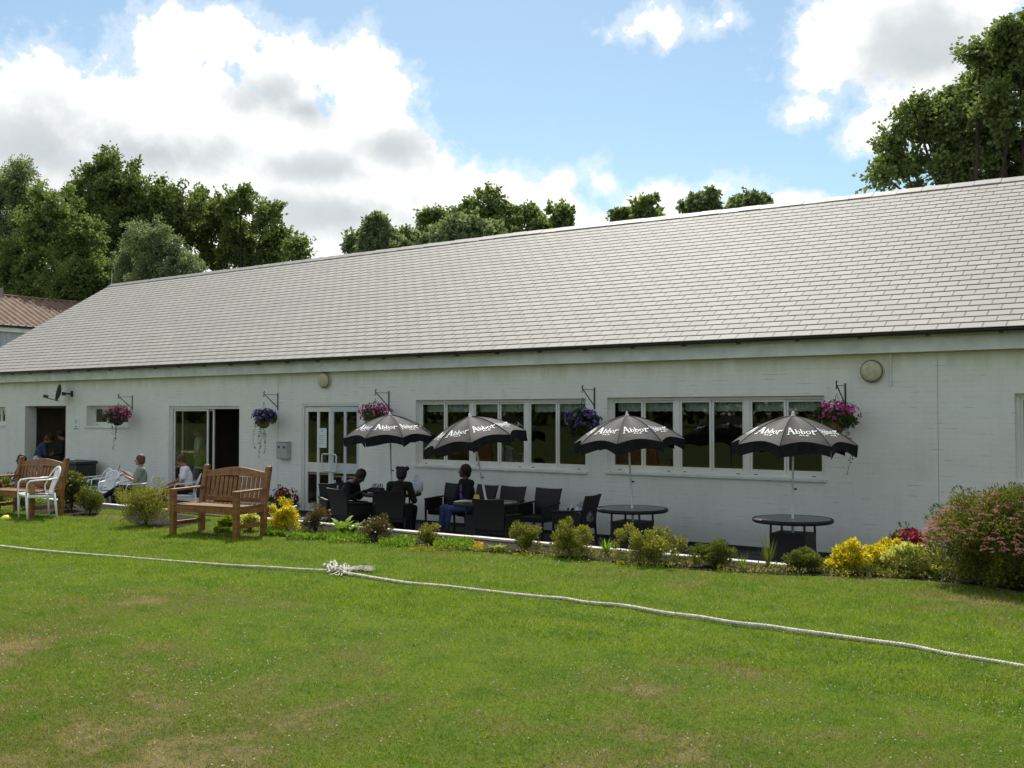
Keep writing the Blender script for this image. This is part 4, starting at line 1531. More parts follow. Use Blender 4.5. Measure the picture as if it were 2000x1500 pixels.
shrub('bedding_plant', 'low green plants seen beneath the left wooden bench', **sh(30, 75, 965, 1002, mat='P_bright', nleaf=1500, leaf=.045, cat='plant', aspect=.6))
shrub('bedding_plant', 'leafy plants with salmon flower spikes at the far left edge', **sh(-25, 24, 925, 1004, mat='P_green', nleaf=2600, leaf=.045, cat='plant', flower='F_orange', nfl=26, fsize=.03, aspect=.6))
# large spiraea
p = gr(1925, 1150)
shrub('spiraea_bush', 'large rounded bush covered in dusty pink blossom at the right edge', p[0] + .34, p[1] + .35, .98, .97, 'P_spir', 80000, .032, ry=.72, flower='F_palepink', nfl=900, fsize=.030, flat_fl=True, clump=.10, nclump=620, aspect=.5, fill=.55)
# dark red begonia behind golden shrubs
p = gr(1768, 1108)
shrub('begonia_plant', 'deep crimson flowers behind the golden and cream shrubs', p[0] - .05, p[1] + .35, .20, .40, 'P_basket', 500, .05, cat='plant', flower='F_red', nfl=60, fsize=.055, z0=.01)
p = at(552, 985, 14.9)
shrub('patio_flowers', 'crimson and violet flowers by the wall left of the double doors', p[0], 14.9, .38, .62, 'P_basket', 1800, .05, cat='plant', flower='F_red', nfl=46, fsize=.05, z0=PATIO_Z)


def rosette(name, label, px_, py_, n, L, wid, mat, cat='plant', up=.7, z0=.012, curl=.5):
    p = gr(px_, py_)
    a = tagempty(name, (p[0], p[1], z0), label, cat, 'leafy bedding plants on the bed')
    q = MB()
    for k in range(n):
        t_ = 2 * math.pi * k / n + rnd.uniform(-.3, .3)
        u_ = up * rnd.uniform(.6, 1.3)
        l = L * rnd.uniform(.7, 1.15)
        d = Vector((math.cos(t_), math.sin(t_), 0))
        s_ = Vector((-math.sin(t_), math.cos(t_), 0))
        pts = []
        for i in range(5):
            f_ = i / 4
            pts.append(d * l * f_ * .8 + Vector((0, 0, l * u_ * (f_ - curl * f_ * f_))))
        ws = [.15, .8, 1, .7, .02]
        vs = []
        for i in range(5):
            vs += [pts[i] - s_ * wid * ws[i] / 2 + Vector((0, 0, .006)), pts[i] + s_ * wid * ws[i] / 2 + Vector((0, 0, .006))]
        q.add(vs, [(2 * i, 2 * i + 1, 2 * i + 3, 2 * i + 2) for i in range(4)])
    q.build('leaf', MAT[mat], a)
    return a


rosette('fatsia_plant', 'bright plant with large pointed leaves, left one before the double doors', 668, 1044, 16, .30, .075, 'P_bright', up=1.2)
rosette('fatsia_plant', 'bright large leaved plant left of the white flowered bush', 688, 1046, 14, .26, .07, 'P_bright', up=1.1)
rosette('fern_plant', 'pale upright fern in the gap between two olive bushes', 1184, 1086, 30, .13, .02, 'P_bright', up=1.9, curl=.3)
rosette('lime_plant', 'lime green low plant in front of the second table', 970, 1078, 22, .16, .05, 'P_lime', up=.8)
rosette('grass_tuft', 'tuft of thin upright grass stalks before the fourth table', 1500, 1112, 60, .15, .005, 'P_green', up=2.6, curl=.15)
rosette('grass_tuft', 'short wispy grass tuft at the bed edge right of the open green bush', 1450, 1116, 40, .11, .006, 'P_bright', up=2.0, curl=.2)


# low ground cover along the bed
def cover(name, label, pts, mat, n, leaf, kind='stuff'):
    C = []
    for i in range(n):
        x0, x1, y0, y1 = pts[rnd.randrange(len(pts))]
        p = gr(rnd.uniform(x0, x1), rnd.uniform(y0, y1))
        C.append((p[0], p[1], rnd.uniform(.012, .06)))
    C = np.array(C)
    V, Fq = leaves(n, lambda n_: (C, np.tile([0, -.2, .8], (n, 1))), leaf, .65)
    return tag(np_mesh(name, V, Fq, MAT[mat]), label, 'ground cover', kind=kind)


cover('ground_cover', 'low bright green leafy plants filling the bed before the patio', [(520, 560, 1038, 1048), (640, 720, 1046, 1062), (740, 810, 1056, 1070), (850, 925, 1060, 1076), (560, 640, 1046, 1056), (420, 470, 1036, 1044)], 'P_bright', 5200, .042)
def cover_xy(name, label, x0, x1, y0, y1, mat, n, leaf):
    C = np.stack([rng.uniform(x0, x1, n), rng.uniform(y0, y1, n), rng.uniform(.01, .07, n)], 1)
    C = C[inpoly(C[:, 0], C[:, 1], bed_poly)]
    V, Fq = leaves(len(C), lambda n_: (C, np.tile([0, -.2, .8], (len(C), 1))), leaf, .65)
    return tag(np_mesh(name, V, Fq, MAT[mat]), label, 'ground cover', kind='stuff')


cover_xy('leaf_litter', 'low dark green ground cover under the golden shrubs and the pink bush', -4.4, 0, 11.0, 12.35, 'P_green', 9000, .035)
cover('weed_cover', 'straggly olive weeds and dead flower heads along the lawn edge', [(800, 1000, 1072, 1082), (1000, 1200, 1080, 1095), (1200, 1400, 1095, 1112), (1400, 1620, 1108, 1124), (1620, 1830, 1118, 1130)], 'P_olive', 4200, .026)
cover('yellow_flowers', 'small yellow bedding flowers in the bed before the second table', [(925, 945, 1068, 1078), (715, 725, 1046, 1052)], 'F_yellow', 160, .035)
cover('pale_debris', 'pale dead leaves and petals scattered along the bed edge', [(900, 1400, 1078, 1112), (1400, 1640, 1112, 1124), (1800, 1960, 1128, 1146), (580, 900, 1052, 1072)], 'F_white', 260, .022)

# ================================================================== boundary rope
ropepx = [(-60, 1060), (0, 1066), (60, 1073), (150, 1081), (230, 1087), (300, 1093), (380, 1099), (450, 1104), (530, 1108), (590, 1112), (640, 1114)]
ropepx2 = [(668, 1118), (700, 1123), (740, 1130), (800, 1139), (860, 1144), (930, 1152), (1000, 1160), (1060, 1166), (1100, 1169), (1150, 1177), (1200, 1181), (1233, 1185), (1300, 1197), (1367, 1205), (1433, 1216), (1500, 1223), (1553, 1231), (1600, 1237), (1700, 1251), (1780, 1262), (1850, 1277), (1930, 1290), (2000, 1302), (2100, 1320)]


def smoothpath(pts, step=.012):
    P = [Vector((p[0], p[1], .018)) for p in pts]
    out = []
    for i in range(len(P) - 1):
        p0, p1, p2, p3 = P[max(i - 1, 0)], P[i], P[i + 1], P[min(i + 2, len(P) - 1)]
        n = max(2, int((p2 - p1).length / step))
        for k in range(n):
            t = k / n
            out.append(.5 * ((2 * p1) + (-p0 + p2) * t + (2 * p0 - 5 * p1 + 4 * p2 - p3) * t * t + (-p0 + 3 * p1 - 3 * p2 + p3) * t ** 3))
    out.append(P[-1])
    return out


rope = tagempty('boundary_rope', tuple(gr(640, 1114)), 'long off white twisted rope with a frayed knot lying across the lawn', 'rope')


def strands(b, path, r=.0078, off=.0072, pitch=.075):
    for s in range(3):
        pts = []
        dist = 0
        for i, p in enumerate(path):
            if i:
                dist += (p - path[i - 1]).length
            d = path[min(i + 1, len(path) - 1)] - path[max(i - 1, 0)]
            d.normalize()
            sd_ = Vector((-d.y, d.x, 0))
            a = dist / pitch * 2 * math.pi + s * 2.094
            pts.append(p + sd_ * math.cos(a) * off + Vector((0, 0, 1)) * math.sin(a) * off)
        b.tube(pts, r, 6)


rp1 = [gr(*p, .018) for p in ropepx]
rp2 = [gr(*p, .018) for p in ropepx2]
d1 = (rp1[0] - rp1[3]) / np.linalg.norm(rp1[0] - rp1[3])
d2 = (rp2[-1] - rp2[-3]) / np.linalg.norm(rp2[-1] - rp2[-3])
rp1 = [rp1[0] + d1 * 14 + np.array([0, -1.2, 0]), rp1[0] + d1 * 6] + rp1
rp2 = rp2 + [rp2[-1] + d2 * 3, rp2[-1] + d2 * 8 + np.array([0, .6, 0])]
b1 = MB()
strands(b1, smoothpath(rp1))
b1.build('rope_length', MAT['rope'], rope, world=True, smooth=True)
b1 = MB()
strands(b1, smoothpath(rp2), .0092, .0085)
b1.build('rope_length', MAT['rope'], rope, world=True, smooth=True)
kb = MB()


def pk(x, y, h=.02):
    p = gr(x, y)
    return Vector((p[0], p[1], h))


for q in ([(632, 1112), (640, 1108), (650, 1107), (655, 1113), (646, 1119), (638, 1115)], [(640, 1113), (650, 1104), (658, 1108), (655, 1118), (668, 1120)],
          [(655, 1116), (668, 1112), (674, 1117), (668, 1123), (660, 1119)], [(664, 1116), (674, 1110), (682, 1116), (674, 1122)], [(640, 1114), (655, 1117), (670, 1118), (690, 1121)]):
    pts = smoothpath([pk(*p) for p in q], .01)
    for i, p in enumerate(pts):
        p.z = .03 + .022 * math.sin(i * .35)
    kb.tube(pts, .0105, 7)
for q in ([(660, 1120), (652, 1124), (644, 1126)], [(664, 1121), (660, 1127), (655, 1125)], [(668, 1121), (667, 1127), (665, 1128)], [(655, 1118), (645, 1118), (638, 1121)], [(674, 1120), (682, 1125), (690, 1126)], [(655, 1112), (645, 1108), (630, 1109)]):
    kb.tube(smoothpath([pk(*p, .02) for p in q], .02), .006, 5)
kb.build('knot', MAT['rope'], rope, world=True, smooth=True)
kb = MB()
for i in range(46):
    j = rnd.uniform(-2.5, 2.5)
    q = [(672 + rnd.uniform(-4, 8), 1118 + j), (690 + rnd.uniform(-5, 5), 1114 + j * .9 + 1), (708 + rnd.uniform(-5, 5), 1113.5 + j * 1.2), (722 + rnd.uniform(-8, 12), 1115 + j * 1.3 + rnd.uniform(-1.5, 1.5))]
    pts = smoothpath([pk(*p) for p in q], .03)
    for k, p in enumerate(pts):
        p.z = .012 + rnd.random() * .028
    kb.tube(pts, .0035, 4)
kb.build('frayed_end', MAT['rope'], rope, world=True)

# marker cone
p = gr(12, 1014)
q = MB().lathe([(.105, 0), (.105, .006), (.06, .045), (.030, .068), (.024, .068), (.05, .04)], 24)
a = q.build('marker_cone', MAT['yellow'], smooth=True)
a.location = tuple(p)
tag(a, 'low yellow field marker disc on the grass by the left bench', 'marker cone')


# ================================================================== benches
def bench(loc, rz, W_, label):
    """local: back towards +y, seat faces -y"""
    a = tagempty('garden_bench', loc, label, 'bench', 'wooden benches at the edge of the lawn', rz)
    hw, hd = W_ / 2, .28
    m = MAT['wood']

    def post(x, y0, z1, back):
        b = MB()
        if back:
            # back legs lean backwards above the seat
            b.bar((x, hd, 0), (x, hd, .42), .075, .075, up=(0, 1, 0))
            b.bar((x, hd, .40), (x, hd + .10, .93), .074, .074, up=(0, 1, 0))
            b.tube([(x - .037, hd + .102, .93), (x + .037, hd + .102, .93)], .037, 12)
            return b.build('leg', m, a, bevel=.006)
        b.bar((x, -hd, 0), (x, -hd, .62), .075, .075, up=(0, 1, 0))
        return b.build('leg', m, a, bevel=.006)
    for x in (-hw + .037, hw - .037):
        post(x, 0, 0, False)
        post(x, 0, 0, True)
        b = MB()
        b.bar((x, -hd - .05, .635), (x, hd + .03, .645), .085, .032)
        b.build('armrest', m, a, bevel=.006)
        MB().bar((x, -hd + .03, .16), (x, hd - .03, .16), .045, .06).build('side_rail', m, a, bevel=.004)
        MB().bar((x, -hd + .03, .37), (x, hd - .03, .37), .045, .085).build('side_rail', m, a, bevel=.004)
    b = MB()
    for k in range(6):
        y = -hd + .02 + k * .098
        b.bbox(-hw + .01 if k else -hw + .075, hw - .01 if k else hw - .075, y - .041, y + .041, .415, .437)
    b.build('seat', m, a, bevel=.004)
    MB().bbox(-hw + .075, hw - .075, -hd - .018, -hd + .018, .325, .413).build('front_rail', m, a, bevel=.004)
    MB().bbox(-hw + .075, hw - .075, hd - .018, hd + .018, .325, .412).build('back_rail', m, a, bevel=.004)
    # backrest: bottom rail, slats, arched top rail
    th = math.atan2(.10, .53)

    def bp(x, s, off=0):
        return (x, hd + s * math.sin(th) + off * math.cos(th), .40 + s * math.cos(th))
    b = MB()
    b.bar(bp(-hw + .07, .085), bp(hw - .07, .085), .035, .065)
    b.build('lower_back_rail', m, a, bevel=.004)
    b = MB()
    n = 16
    vs, fs = [], []
    for i in range(n + 1):
        t = i / n
        x = -hw + .07 + (W_ - .14) * t
        top = .485 + .065 * math.sin(math.pi * t) ** 1.3
        bot = .395 + .03 * math.sin(math.pi * t)
        for s, o_ in ((bot, -.018), (top, -.018), (top, .018), (bot, .018)):
            vs.append(bp(x, s, o_))
    for i in range(n):
        for k in range(4):
            fs.append((i * 4 + k, i * 4 + (k + 1) % 4, (i + 1) * 4 + (k + 1) % 4, (i + 1) * 4 + k))
    fs += [(0, 1, 2, 3), (n * 4 + 3, n * 4 + 2, n * 4 + 1, n * 4)]
    b.add(vs, fs)
    b.build('top_rail', m, a, bevel=.005)
    ns = 13
    for k in range(ns):
        x = -hw + .075 + (W_ - .15) * (k + .5) / ns
        b = MB()
        b.bar(bp(x, .115), bp(x, .41), .060, .016, up=(0, 1, 0))
        b.build('slat', m, a, bevel=.003)
    return a


bench((-12.05, 9.42, 0), R(9), 1.24, 'brown wooden two seat bench with arched slatted back, nearest the middle of the lawn')
bench((-17.02, 9.28, 0), R(7), 1.26, 'brown wooden bench at the left edge behind the white plastic chair')


# ================================================================== white plastic chairs
def plastic_chair():
    a = tagempty('plastic_chair', (0, 0, 0), 'white', 'chair', 'white moulded garden chairs')
    m = MAT['plastic']
    b = MB()
    vs, fs = [], []
    nu, nv = 10, 10
    for j in range(nv + 1):
        for i in range(nu + 1):
            u, v = i / nu * 2 - 1, j / nv
            w = .235 - .03 * v
            z = .43 - .022 * (1 - u * u) * math.sin(math.pi * min(1, v * 1.1)) - .03 * v
            if v < .12:
                z -= .02 * (1 - v / .12)
            vs.append((u * w, -.24 + .44 * v, z))
    for j in range(nv):
        for i in range(nu):
            k = j * (nu + 1) + i
            fs.append((k, k + 1, k + nu + 2, k + nu + 1))
    b.add(vs, fs)
    b.bbox(-.235, .235, -.245, -.235, .375, .41)
    b.bar((-.23, -.24, .385), (-.20, .20, .36), .012, .05)
    b.bar((.23, -.24, .385), (.20, .20, .36), .012, .05)
    b.build('seat', m, a, smooth=True)
    # backrest arch and slats
    b = MB()
    arch = []
    for k in range(17):
        t = math.pi * k / 16
        x = -.245 * math.cos(t)
        s = math.sin(t) ** .62
        z = .52 + .31 * s
        y = .17 + .15 * s * .95
        arch.append((x, y, z))
    arch = [(-.20, .17, .38)] + arch + [(.20, .17, .38)]
    b.tube(arch, .023, 8, flat=.55, up=(0, 1, 0))
    for k in range(5):
        x = -.12 + k * .06
        zt = .80 - .9 * x * x * 1.4
        b.bar((x * .8, .19, .41), (x, .305, zt), .034, .008, up=(0, 1, 0))
    b.bar((-.2, .195, .40), (.2, .195, .40), .012, .05)
    b.build('backrest', m, a, smooth=False)
    for s in (-1, 1):
        b = MB()
        b.tube([(s * .245, .22, .66), (s * .265, .08, .645), (s * .27, -.10, .64), (s * .265, -.20, .63), (s * .258, -.235, .59), (s * .25, -.245, .50), (s * .245, -.245, .41)], [.024, .027, .027, .027, .026, .024, .024], 8, flat=.5)
        b.build('armrest', m, a, smooth=True)
        b = MB()
        b.tube([(s * .225, -.235, .42), (s * .24, -.232, .20), (s * .25, -.225, 0)], [.033, .027, .020], 8, flat=.75, up=(0, 1, 0))
        b.build('leg', m, a, smooth=True)
        b = MB()
        b.tube([(s * .19, .19, .42), (s * .21, .215, .20), (s * .225, .235, 0)], [.030, .025, .020], 8, flat=.75, up=(0, 1, 0))
        b.build('leg', m, a, smooth=True)
    return a


pc = plastic_chair()
PCH = [(tuple(gr(74, 1013)), -14, 'sunlit white plastic armchair standing on the lawn before the left bench'),
       ((-21.75, 13.75, PATIO_Z), 5, 'empty white plastic chair with its back to the wall beside the seated woman'),
       ((-22.65, 14.15, PATIO_Z), -8, 'empty white plastic chair nearest the dark bin'),
       ((-20.95, 13.55, PATIO_Z), 12, 'empty white plastic chair partly hidden by the legs of the woman in grey green'),
       ((-19.93, 13.45, PATIO_Z), -36, 'white plastic chair the woman in grey green sits on'),
       ((-19.22, 14.15, PATIO_Z), -36, 'white plastic chair the person in the white t-shirt sits on')]
for i, (loc, rz, lab) in enumerate(PCH):
    o_ = pc if i == 0 else copy_tree(pc)
    o_.location = loc
    o_.rotation_euler = (0, 0, R(rz))
    o_['label'] = lab


# ================================================================== wicker chairs
def wicker_chair():
    a = tagempty('wicker_chair', (0, 0, 0), 'w', 'chair', 'dark wicker armchairs on the patio')
    m = MAT['wicker']
    b = MB()
    b.box((0, .02, .37), (.48, .46, .10))
    b.build('seat', m, a, bevel=.015)
    b = MB()
    vs, fs = [], []
    nn = 8
    for side in (0, 1):
        for j in range(nn + 1):
            for i in range(nn + 1):
                u, v = i / nn * 2 - 1, j / nn
                x = u * (.235 + .03 * v)
                z = .40 + .46 * v + .012 * u * u * v
                y = .24 + .09 * v * v - .03 * (1 - u * u) * 0 + (.04 if side else 0)
                vs.append((x, y, z))
    N = (nn + 1) ** 2
    for side in (0, 1):
        for j in range(nn):
            for i in range(nn):
                k = side * N + j * (nn + 1) + i
                f = (k, k + 1, k + nn + 2, k + nn + 1)
                fs.append(f if side == 0 else f[::-1])
    rim = [i for i in range(nn + 1)] + [(j + 1) * (nn + 1) - 1 for j in range(1, nn + 1)] + [nn * (nn + 1) + i for i in range(nn - 1, -1, -1)] + [j * (nn + 1) for j in range(nn - 1, 0, -1)]
    for i in range(len(rim)):
        p_, q_ = rim[i], rim[(i + 1) % len(rim)]
        fs.append((p_, q_, q_ + N, p_ + N))
    b.add(vs, fs)
    b.build('backrest', m, a)
    for s in (-1, 1):
        b = MB()
        b.bar((s * .27, -.25, .60), (s * .27, .27, .625), .055, .03)
        b.bar((s * .27, -.22, .50), (s * .27, .25, .50), .015, .20)
        b.build('armrest', m, a, bevel=.008)
        for y, lean in ((-.235, .0), (.25, .03)):
            b = MB()
            b.tube([(s * .262, y, .60 if y < 0 else .42), (s * .262, y, .35), (s * .255, y + lean * 1.2, 0)], [.022, .022, .016], 8)
            b.build('leg', m, a)
    return a


wc = wicker_chair()
WCH = [((-12.22, 14.62, PATIO_Z), 0, 'leftmost dark wicker armchair of the row against the wall'),
       ((-11.55, 14.62, PATIO_Z), -10, 'dark wicker armchair under the seated woman in jeans'),
       ((-10.90, 14.62, PATIO_Z), 2, 'dark wicker armchair behind the second parasol pole'),
       ((-10.14, 14.60, PATIO_Z), 0, 'empty dark wicker armchair, second from the right in the wall row'),
       ((-9.05, 14.05, PATIO_Z), -84, 'dark wicker armchair in side view holding a patterned bag'),
       ((-13.80, 13.45, PATIO_Z), 62, 'dark wicker armchair of the bowed person left of the first table'),
       ((-12.15, 13.15, PATIO_Z), -150, 'dark wicker armchair with its back to the lawn at the first table'),
       ((-12.98, 13.0, PATIO_Z), 172, 'dark wicker armchair left of centre with its back to the lawn'),
       ((-9.62, 12.78, PATIO_Z), -170, 'dark wicker armchair pushed against the second table from the lawn side')]
for i, (loc, rz, lab) in enumerate(WCH):
    o_ = wc if i == 0 else copy_tree(wc)
    o_.location = loc
    o_.rotation_euler = (0, 0, R(rz))
    o_['label'] = lab


# ================================================================== tables
def table():
    a = tagempty('round_table', (0, 0, 0), 't', 'table', 'round tables with parasols')
    b = MB().lathe([(.500, .727), (.53, .730), (.545, .718), (.543, .690), (.525, .675), (.50, .680), (.500, .727)], 48)
    b.build('tabletop_rim', MAT['wicker'], a, smooth=True)
    MB().lathe([(.022, .727), (.499, .727), (.499, .716), (.022, .716), (.022, .727)], 48).build('glass_top', MAT['tableglass'], a)
    ang = R(36.2 + 12)
    for k in range(4):
        t = ang + k * math.pi / 2
        MB().tube([(.33 * math.cos(t), .33 * math.sin(t), .50), (.325 * math.cos(t), .325 * math.sin(t), .69)], .017, 8).build('leg', MAT['black'], a)
    b = MB()
    prof = [(.35, .53), (.345, .45), (.35, .30), (.375, .15), (.42, 0.0)]
    vs, fs = [], []
    for r, z in prof:
        for k in range(4):
            t = ang + k * math.pi / 2
            vs.append((r * math.cos(t), r * math.sin(t), z))
    for i in range(len(prof) - 1):
        for k in range(4):
            fs.append((i * 4 + k, i * 4 + (k + 1) % 4, (i + 1) * 4 + (k + 1) % 4, (i + 1) * 4 + k))
    fs.append((0, 1, 2, 3))
    b.add(vs, fs)
    b.build('skirt', MAT['wicker'], a)
    return a


tbl = table()
TB = [((-12.89, 13.91), 'round table crowded with bags under the leftmost parasol'), ((-10.31, 13.38), 'round table with the leaning parasol beside the seated woman'),
      ((-7.85, 13.82), 'empty round table under the third parasol from the left'), ((-5.31, 13.78), 'empty round table under the rightmost parasol')]
for i, ((x, y), lab) in enumerate(TB):
    o_ = tbl if i == 0 else copy_tree(tbl)
    o_.location = (x, y, PATIO_Z)
    o_['label'] = lab


# ================================================================== parasols
def glyphs():
    """word mark: list of polygon pieces (quads) in text units, baseline 0"""
    P = []

    def ring(cx, cy, rx, ry, tx, ty, n=18, a0=0, a1=2 * math.pi):
        for k in range(n):
            t0, t1 = a0 + (a1 - a0) * k / n, a0 + (a1 - a0) * (k + 1) / n
            P.append([(cx + rx * math.cos(t0), cy + ry * math.sin(t0)), (cx + rx * math.cos(t1), cy + ry * math.sin(t1)),
                      (cx + (rx - tx) * math.cos(t1), cy + (ry - ty) * math.sin(t1)), (cx + (rx - tx) * math.cos(t0), cy + (ry - ty) * math.sin(t0))])

    def q(*p):
        P.append(list(p))

    def A(x, w, h, s=1.0):
        q((x + .02 * w, 0), (x + .13 * w, 0), (x + .55 * w, h), (x + .42 * w, h))
        q((x + .40 * w, h), (x + .62 * w, h), (x + .98 * w, 0), (x + .74 * w, 0))
        q((x + .20 * w, .34 * h), (x + .78 * w, .34 * h), (x + .76 * w, .42 * h), (x + .24 * w, .42 * h))
        q((x - .10 * w, -.02 * h), (x + .26 * w, -.02 * h), (x + .22 * w, .06 * h), (x - .08 * w, .06 * h))
        q((x + .64 * w, 0), (x + 1.08 * w, 0), (x + 1.06 * w, .06 * h), (x + .66 * w, .06 * h))

    def bb(x):
        q((x, 0), (x + .085, 0), (x + .085, .74), (x, .74))
        q((x - .05, .69), (x + .005, .69), (x + .02, .76), (x - .05, .73))
        ring(x + .18, .235, .17, .235, .085, .05)
    A(0, .62, 1.0)
    bb(.70)
    bb(1.12)
    ring(1.70, .24, .18, .25, .075, .05)
    q((1.99, .05), (2.075, .05), (2.075, .62), (1.99, .55))
    q((1.90, .44), (2.26, .44), (2.32, .53), (1.92, .50))
    q((1.99, .05), (2.03, -.02), (2.14, -.02), (2.20, .06))
    q((2.20, .52), (2.32, .52), (2.34, .62), (2.28, .60))
    # ALE
    k = -.33
    w0 = .86

    def sq(x0, x1, y0, y1):
        q((x0, y0 + k), (x1, y0 + k), (x1, y1 + k), (x0, y1 + k))
    q((w0, k), (w0 + .04, k), (w0 + .13, k + .2), (w0 + .09, k + .2))
    q((w0 + .09, k + .2), (w0 + .14, k + .2), (w0 + .23, k), (w0 + .17, k))
    sq(w0 + .06, w0 + .17, .05, .08)
    sq(w0 + .32, w0 + .38, 0, .2)
    sq(w0 + .38, w0 + .52, 0, .04)
    sq(w0 + .60, w0 + .66, 0, .2)
    sq(w0 + .66, w0 + .80, 0, .035)
    sq(w0 + .66, w0 + .76, .085, .115)
    sq(w0 + .66, w0 + .80, .165, .2)
    return P


def parasol():
    a = tagempty('parasol', (0, 0, 0), 'p', 'parasol', 'black parasols with white lettering')
    Rr, H, NP = .86, .40, 8
    ZT = 2.14
    a0 = R(36.2 - 90 - 22.5 - 4)

    def rib(k, t):
        th = a0 + k * 2 * math.pi / NP
        r = Rr * t
        return Vector((r * math.cos(th), r * math.sin(th), ZT - H * (.27 * t + .73 * t ** 2.0)))

    def panel(k, u, t):
        t_ = t * (1 - .085 * math.sin(math.pi * u))
        p = rib(k, t_).lerp(rib(k + 1, t_), u)
        sag = .035 * math.sin(math.pi * u) * math.sin(math.pi * min(t, 1)) * .8
        p.z -= sag
        return p
    vs, fs = [], []
    b = MB()
    nu, nt_ = 8, 12
    for k in range(NP):
        b0 = len(vs)
        for j in range(nt_ + 1):
            for i in range(nu + 1):
                vs.append(panel(k, i / nu, .02 + .98 * j / nt_))
        for j in range(nt_):
            for i in range(nu):
                q = b0 + j * (nu + 1) + i
                fs.append((q, q + nu + 1, q + nu + 2, q + 1))
    b.add(vs, fs)
    b.build('canopy', MAT['canvas'], a, smooth=False)
    # seams
    b = MB()
    for k in range(NP):
        b.tube([rib(k, .03 + .96 * j / 10) + Vector((0, 0, .002)) for j in range(11)], .0045, 5)
    b.build('seams', MAT['canvas'], a)
    for k in range(NP):
        b = MB()
        vs, fs = [], []
        rows = 4
        for j in range(rows + 1):
            for i in range(nu * 2 + 1):
                u = i / (nu * 2)
                p = panel(k, u, 1.0)
                th = math.atan2(p.y, p.x)
                drop = (.150 + .014 * math.sin(u * 2 * math.pi + k) + .012 * math.sin(k * 2.3 + u * 4)) * j / rows
                wv_ = .012 * math.sin(u * 9 + k * 1.7) * j / rows
                vs.append(p + Vector((math.cos(th) * (wv_ - .01 * j / rows), math.sin(th) * (wv_ - .01 * j / rows), -drop)))
        for j in range(rows):
            for i in range(nu * 2):
                q = j * (nu * 2 + 1) + i
                fs.append((q, q + nu * 2 + 1, q + nu * 2 + 2, q + 1))
        b.add(vs, fs)
        b.build('valance', MAT['canvas_under'], a)
    GL = glyphs()
    for k in range(NP):
        b = MB()
        for gi, poly in enumerate(GL):
            pts = []
            for (tx, ty) in poly:
                # text box: x from -.05..2.3 -> u ; y -> t
                uu = .5 + (tx - 1.13) * .365
                tt = .79 - ty * .20
                e = .004
                # keep the glyph width constant over the tapering panel
                uu = .5 + (uu - .5) * (.72 / max(tt, .3))
                n_ = (panel(k, uu + e, tt) - panel(k, uu - e, tt)).cross(panel(k, uu, tt + e) - panel(k, uu, tt - e))
                n_.normalize()
                if n_.z < 0:
                    n_ = -n_
                pts.append(panel(k, uu, tt) + n_ * (.0045 + gi * .00004))
            b.add(pts, [tuple(range(len(pts)))])
        b.build('lettering', MAT['lettering'], a)
    for k in range(NP):
        MB().tube([rib(k, .04 + .95 * j / 6) - Vector((0, 0, .014)) for j in range(7)], .004, 5).build('rib', MAT['black'], a)
        MB().tube([rib(k, .5) - Vector((0, 0, .02)), (0, 0, 1.62)], .003, 4).build('strut', MAT['black'], a)
    MB().tube([(0, 0, .95), (0, 0, 2.13)], .0155, 12).build('upper_pole', MAT['pole'], a, smooth=True)
    MB().tube([(0, 0, .04), (0, 0, 1.15)], .019, 12).build('lower_pole', MAT['pole'], a, smooth=True)
    MB().tube([(.015, 0, 1.13), (.055, 0, 1.13)], .012, 8).build('knob', MAT['black'], a)
    MB().lathe([(0, 2.195), (.014, 2.19), (.020, 2.178), (.018, 2.165), (.024, 2.15), (.045, 2.128), (.045, 2.12), (0, 2.12)], 16).build('finial', MAT['white'], a, smooth=True)
    MB().lathe([(.19, 0), (.19, .04), (.05, .07), (.03, .20), (0, .20)], 24).build('base', MAT['black'], a, smooth=True)
    return a


par = parasol()
PR = [((-12.89, 13.91), -1.5, 3, 'leftmost black parasol with white lettering, near the double doors'),
      ((-10.31, 13.38), -11, -20, 'black parasol leaning to the left over the seated woman'),
      ((-7.85, 13.82), -3, 9, 'black parasol over the empty table between the two long windows'),
      ((-5.31, 13.78), .6, 0, 'rightmost black parasol with white lettering')]
for i, ((x, y), tilt, spin, lab) in enumerate(PR):
    o_ = par if i == 0 else copy_tree(par)
    # lean is about the camera-facing horizontal axis through the table top
    ax = Vector((-math.sin(YAW), math.cos(YAW), 0))
    M = Matrix.Rotation(R(tilt), 4, ax) @ Matrix.Rotation(R(spin), 4, 'Z')
    piv = Vector((0, 0, .73))
    off = piv - (Matrix.Rotation(R(tilt), 3, ax) @ piv)
    o_.location = Vector((x, y, PATIO_Z)) + off
    o_.rotation_euler = M.to_euler()
    o_['label'] = lab


# ================================================================== things on the patio
# large dark bin
a = tagempty('lidded_bin', (-25.0, 15.0, PATIO_Z), 'large black lidded bin against the wall right of the doorway', 'bin')
MB().box((0, 0, .44), (.98, .52, .84), taper=1.08).build('body', MAT['binmat'], a, bevel=.02)
q = MB()
q.box((0, -.01, .90), (1.12, .62, .07))
q.tube([(-.5, .30, .93), (.5, .30, .93)], .02, 8)
q.build('lid', MAT['binmat'], a, bevel=.02)


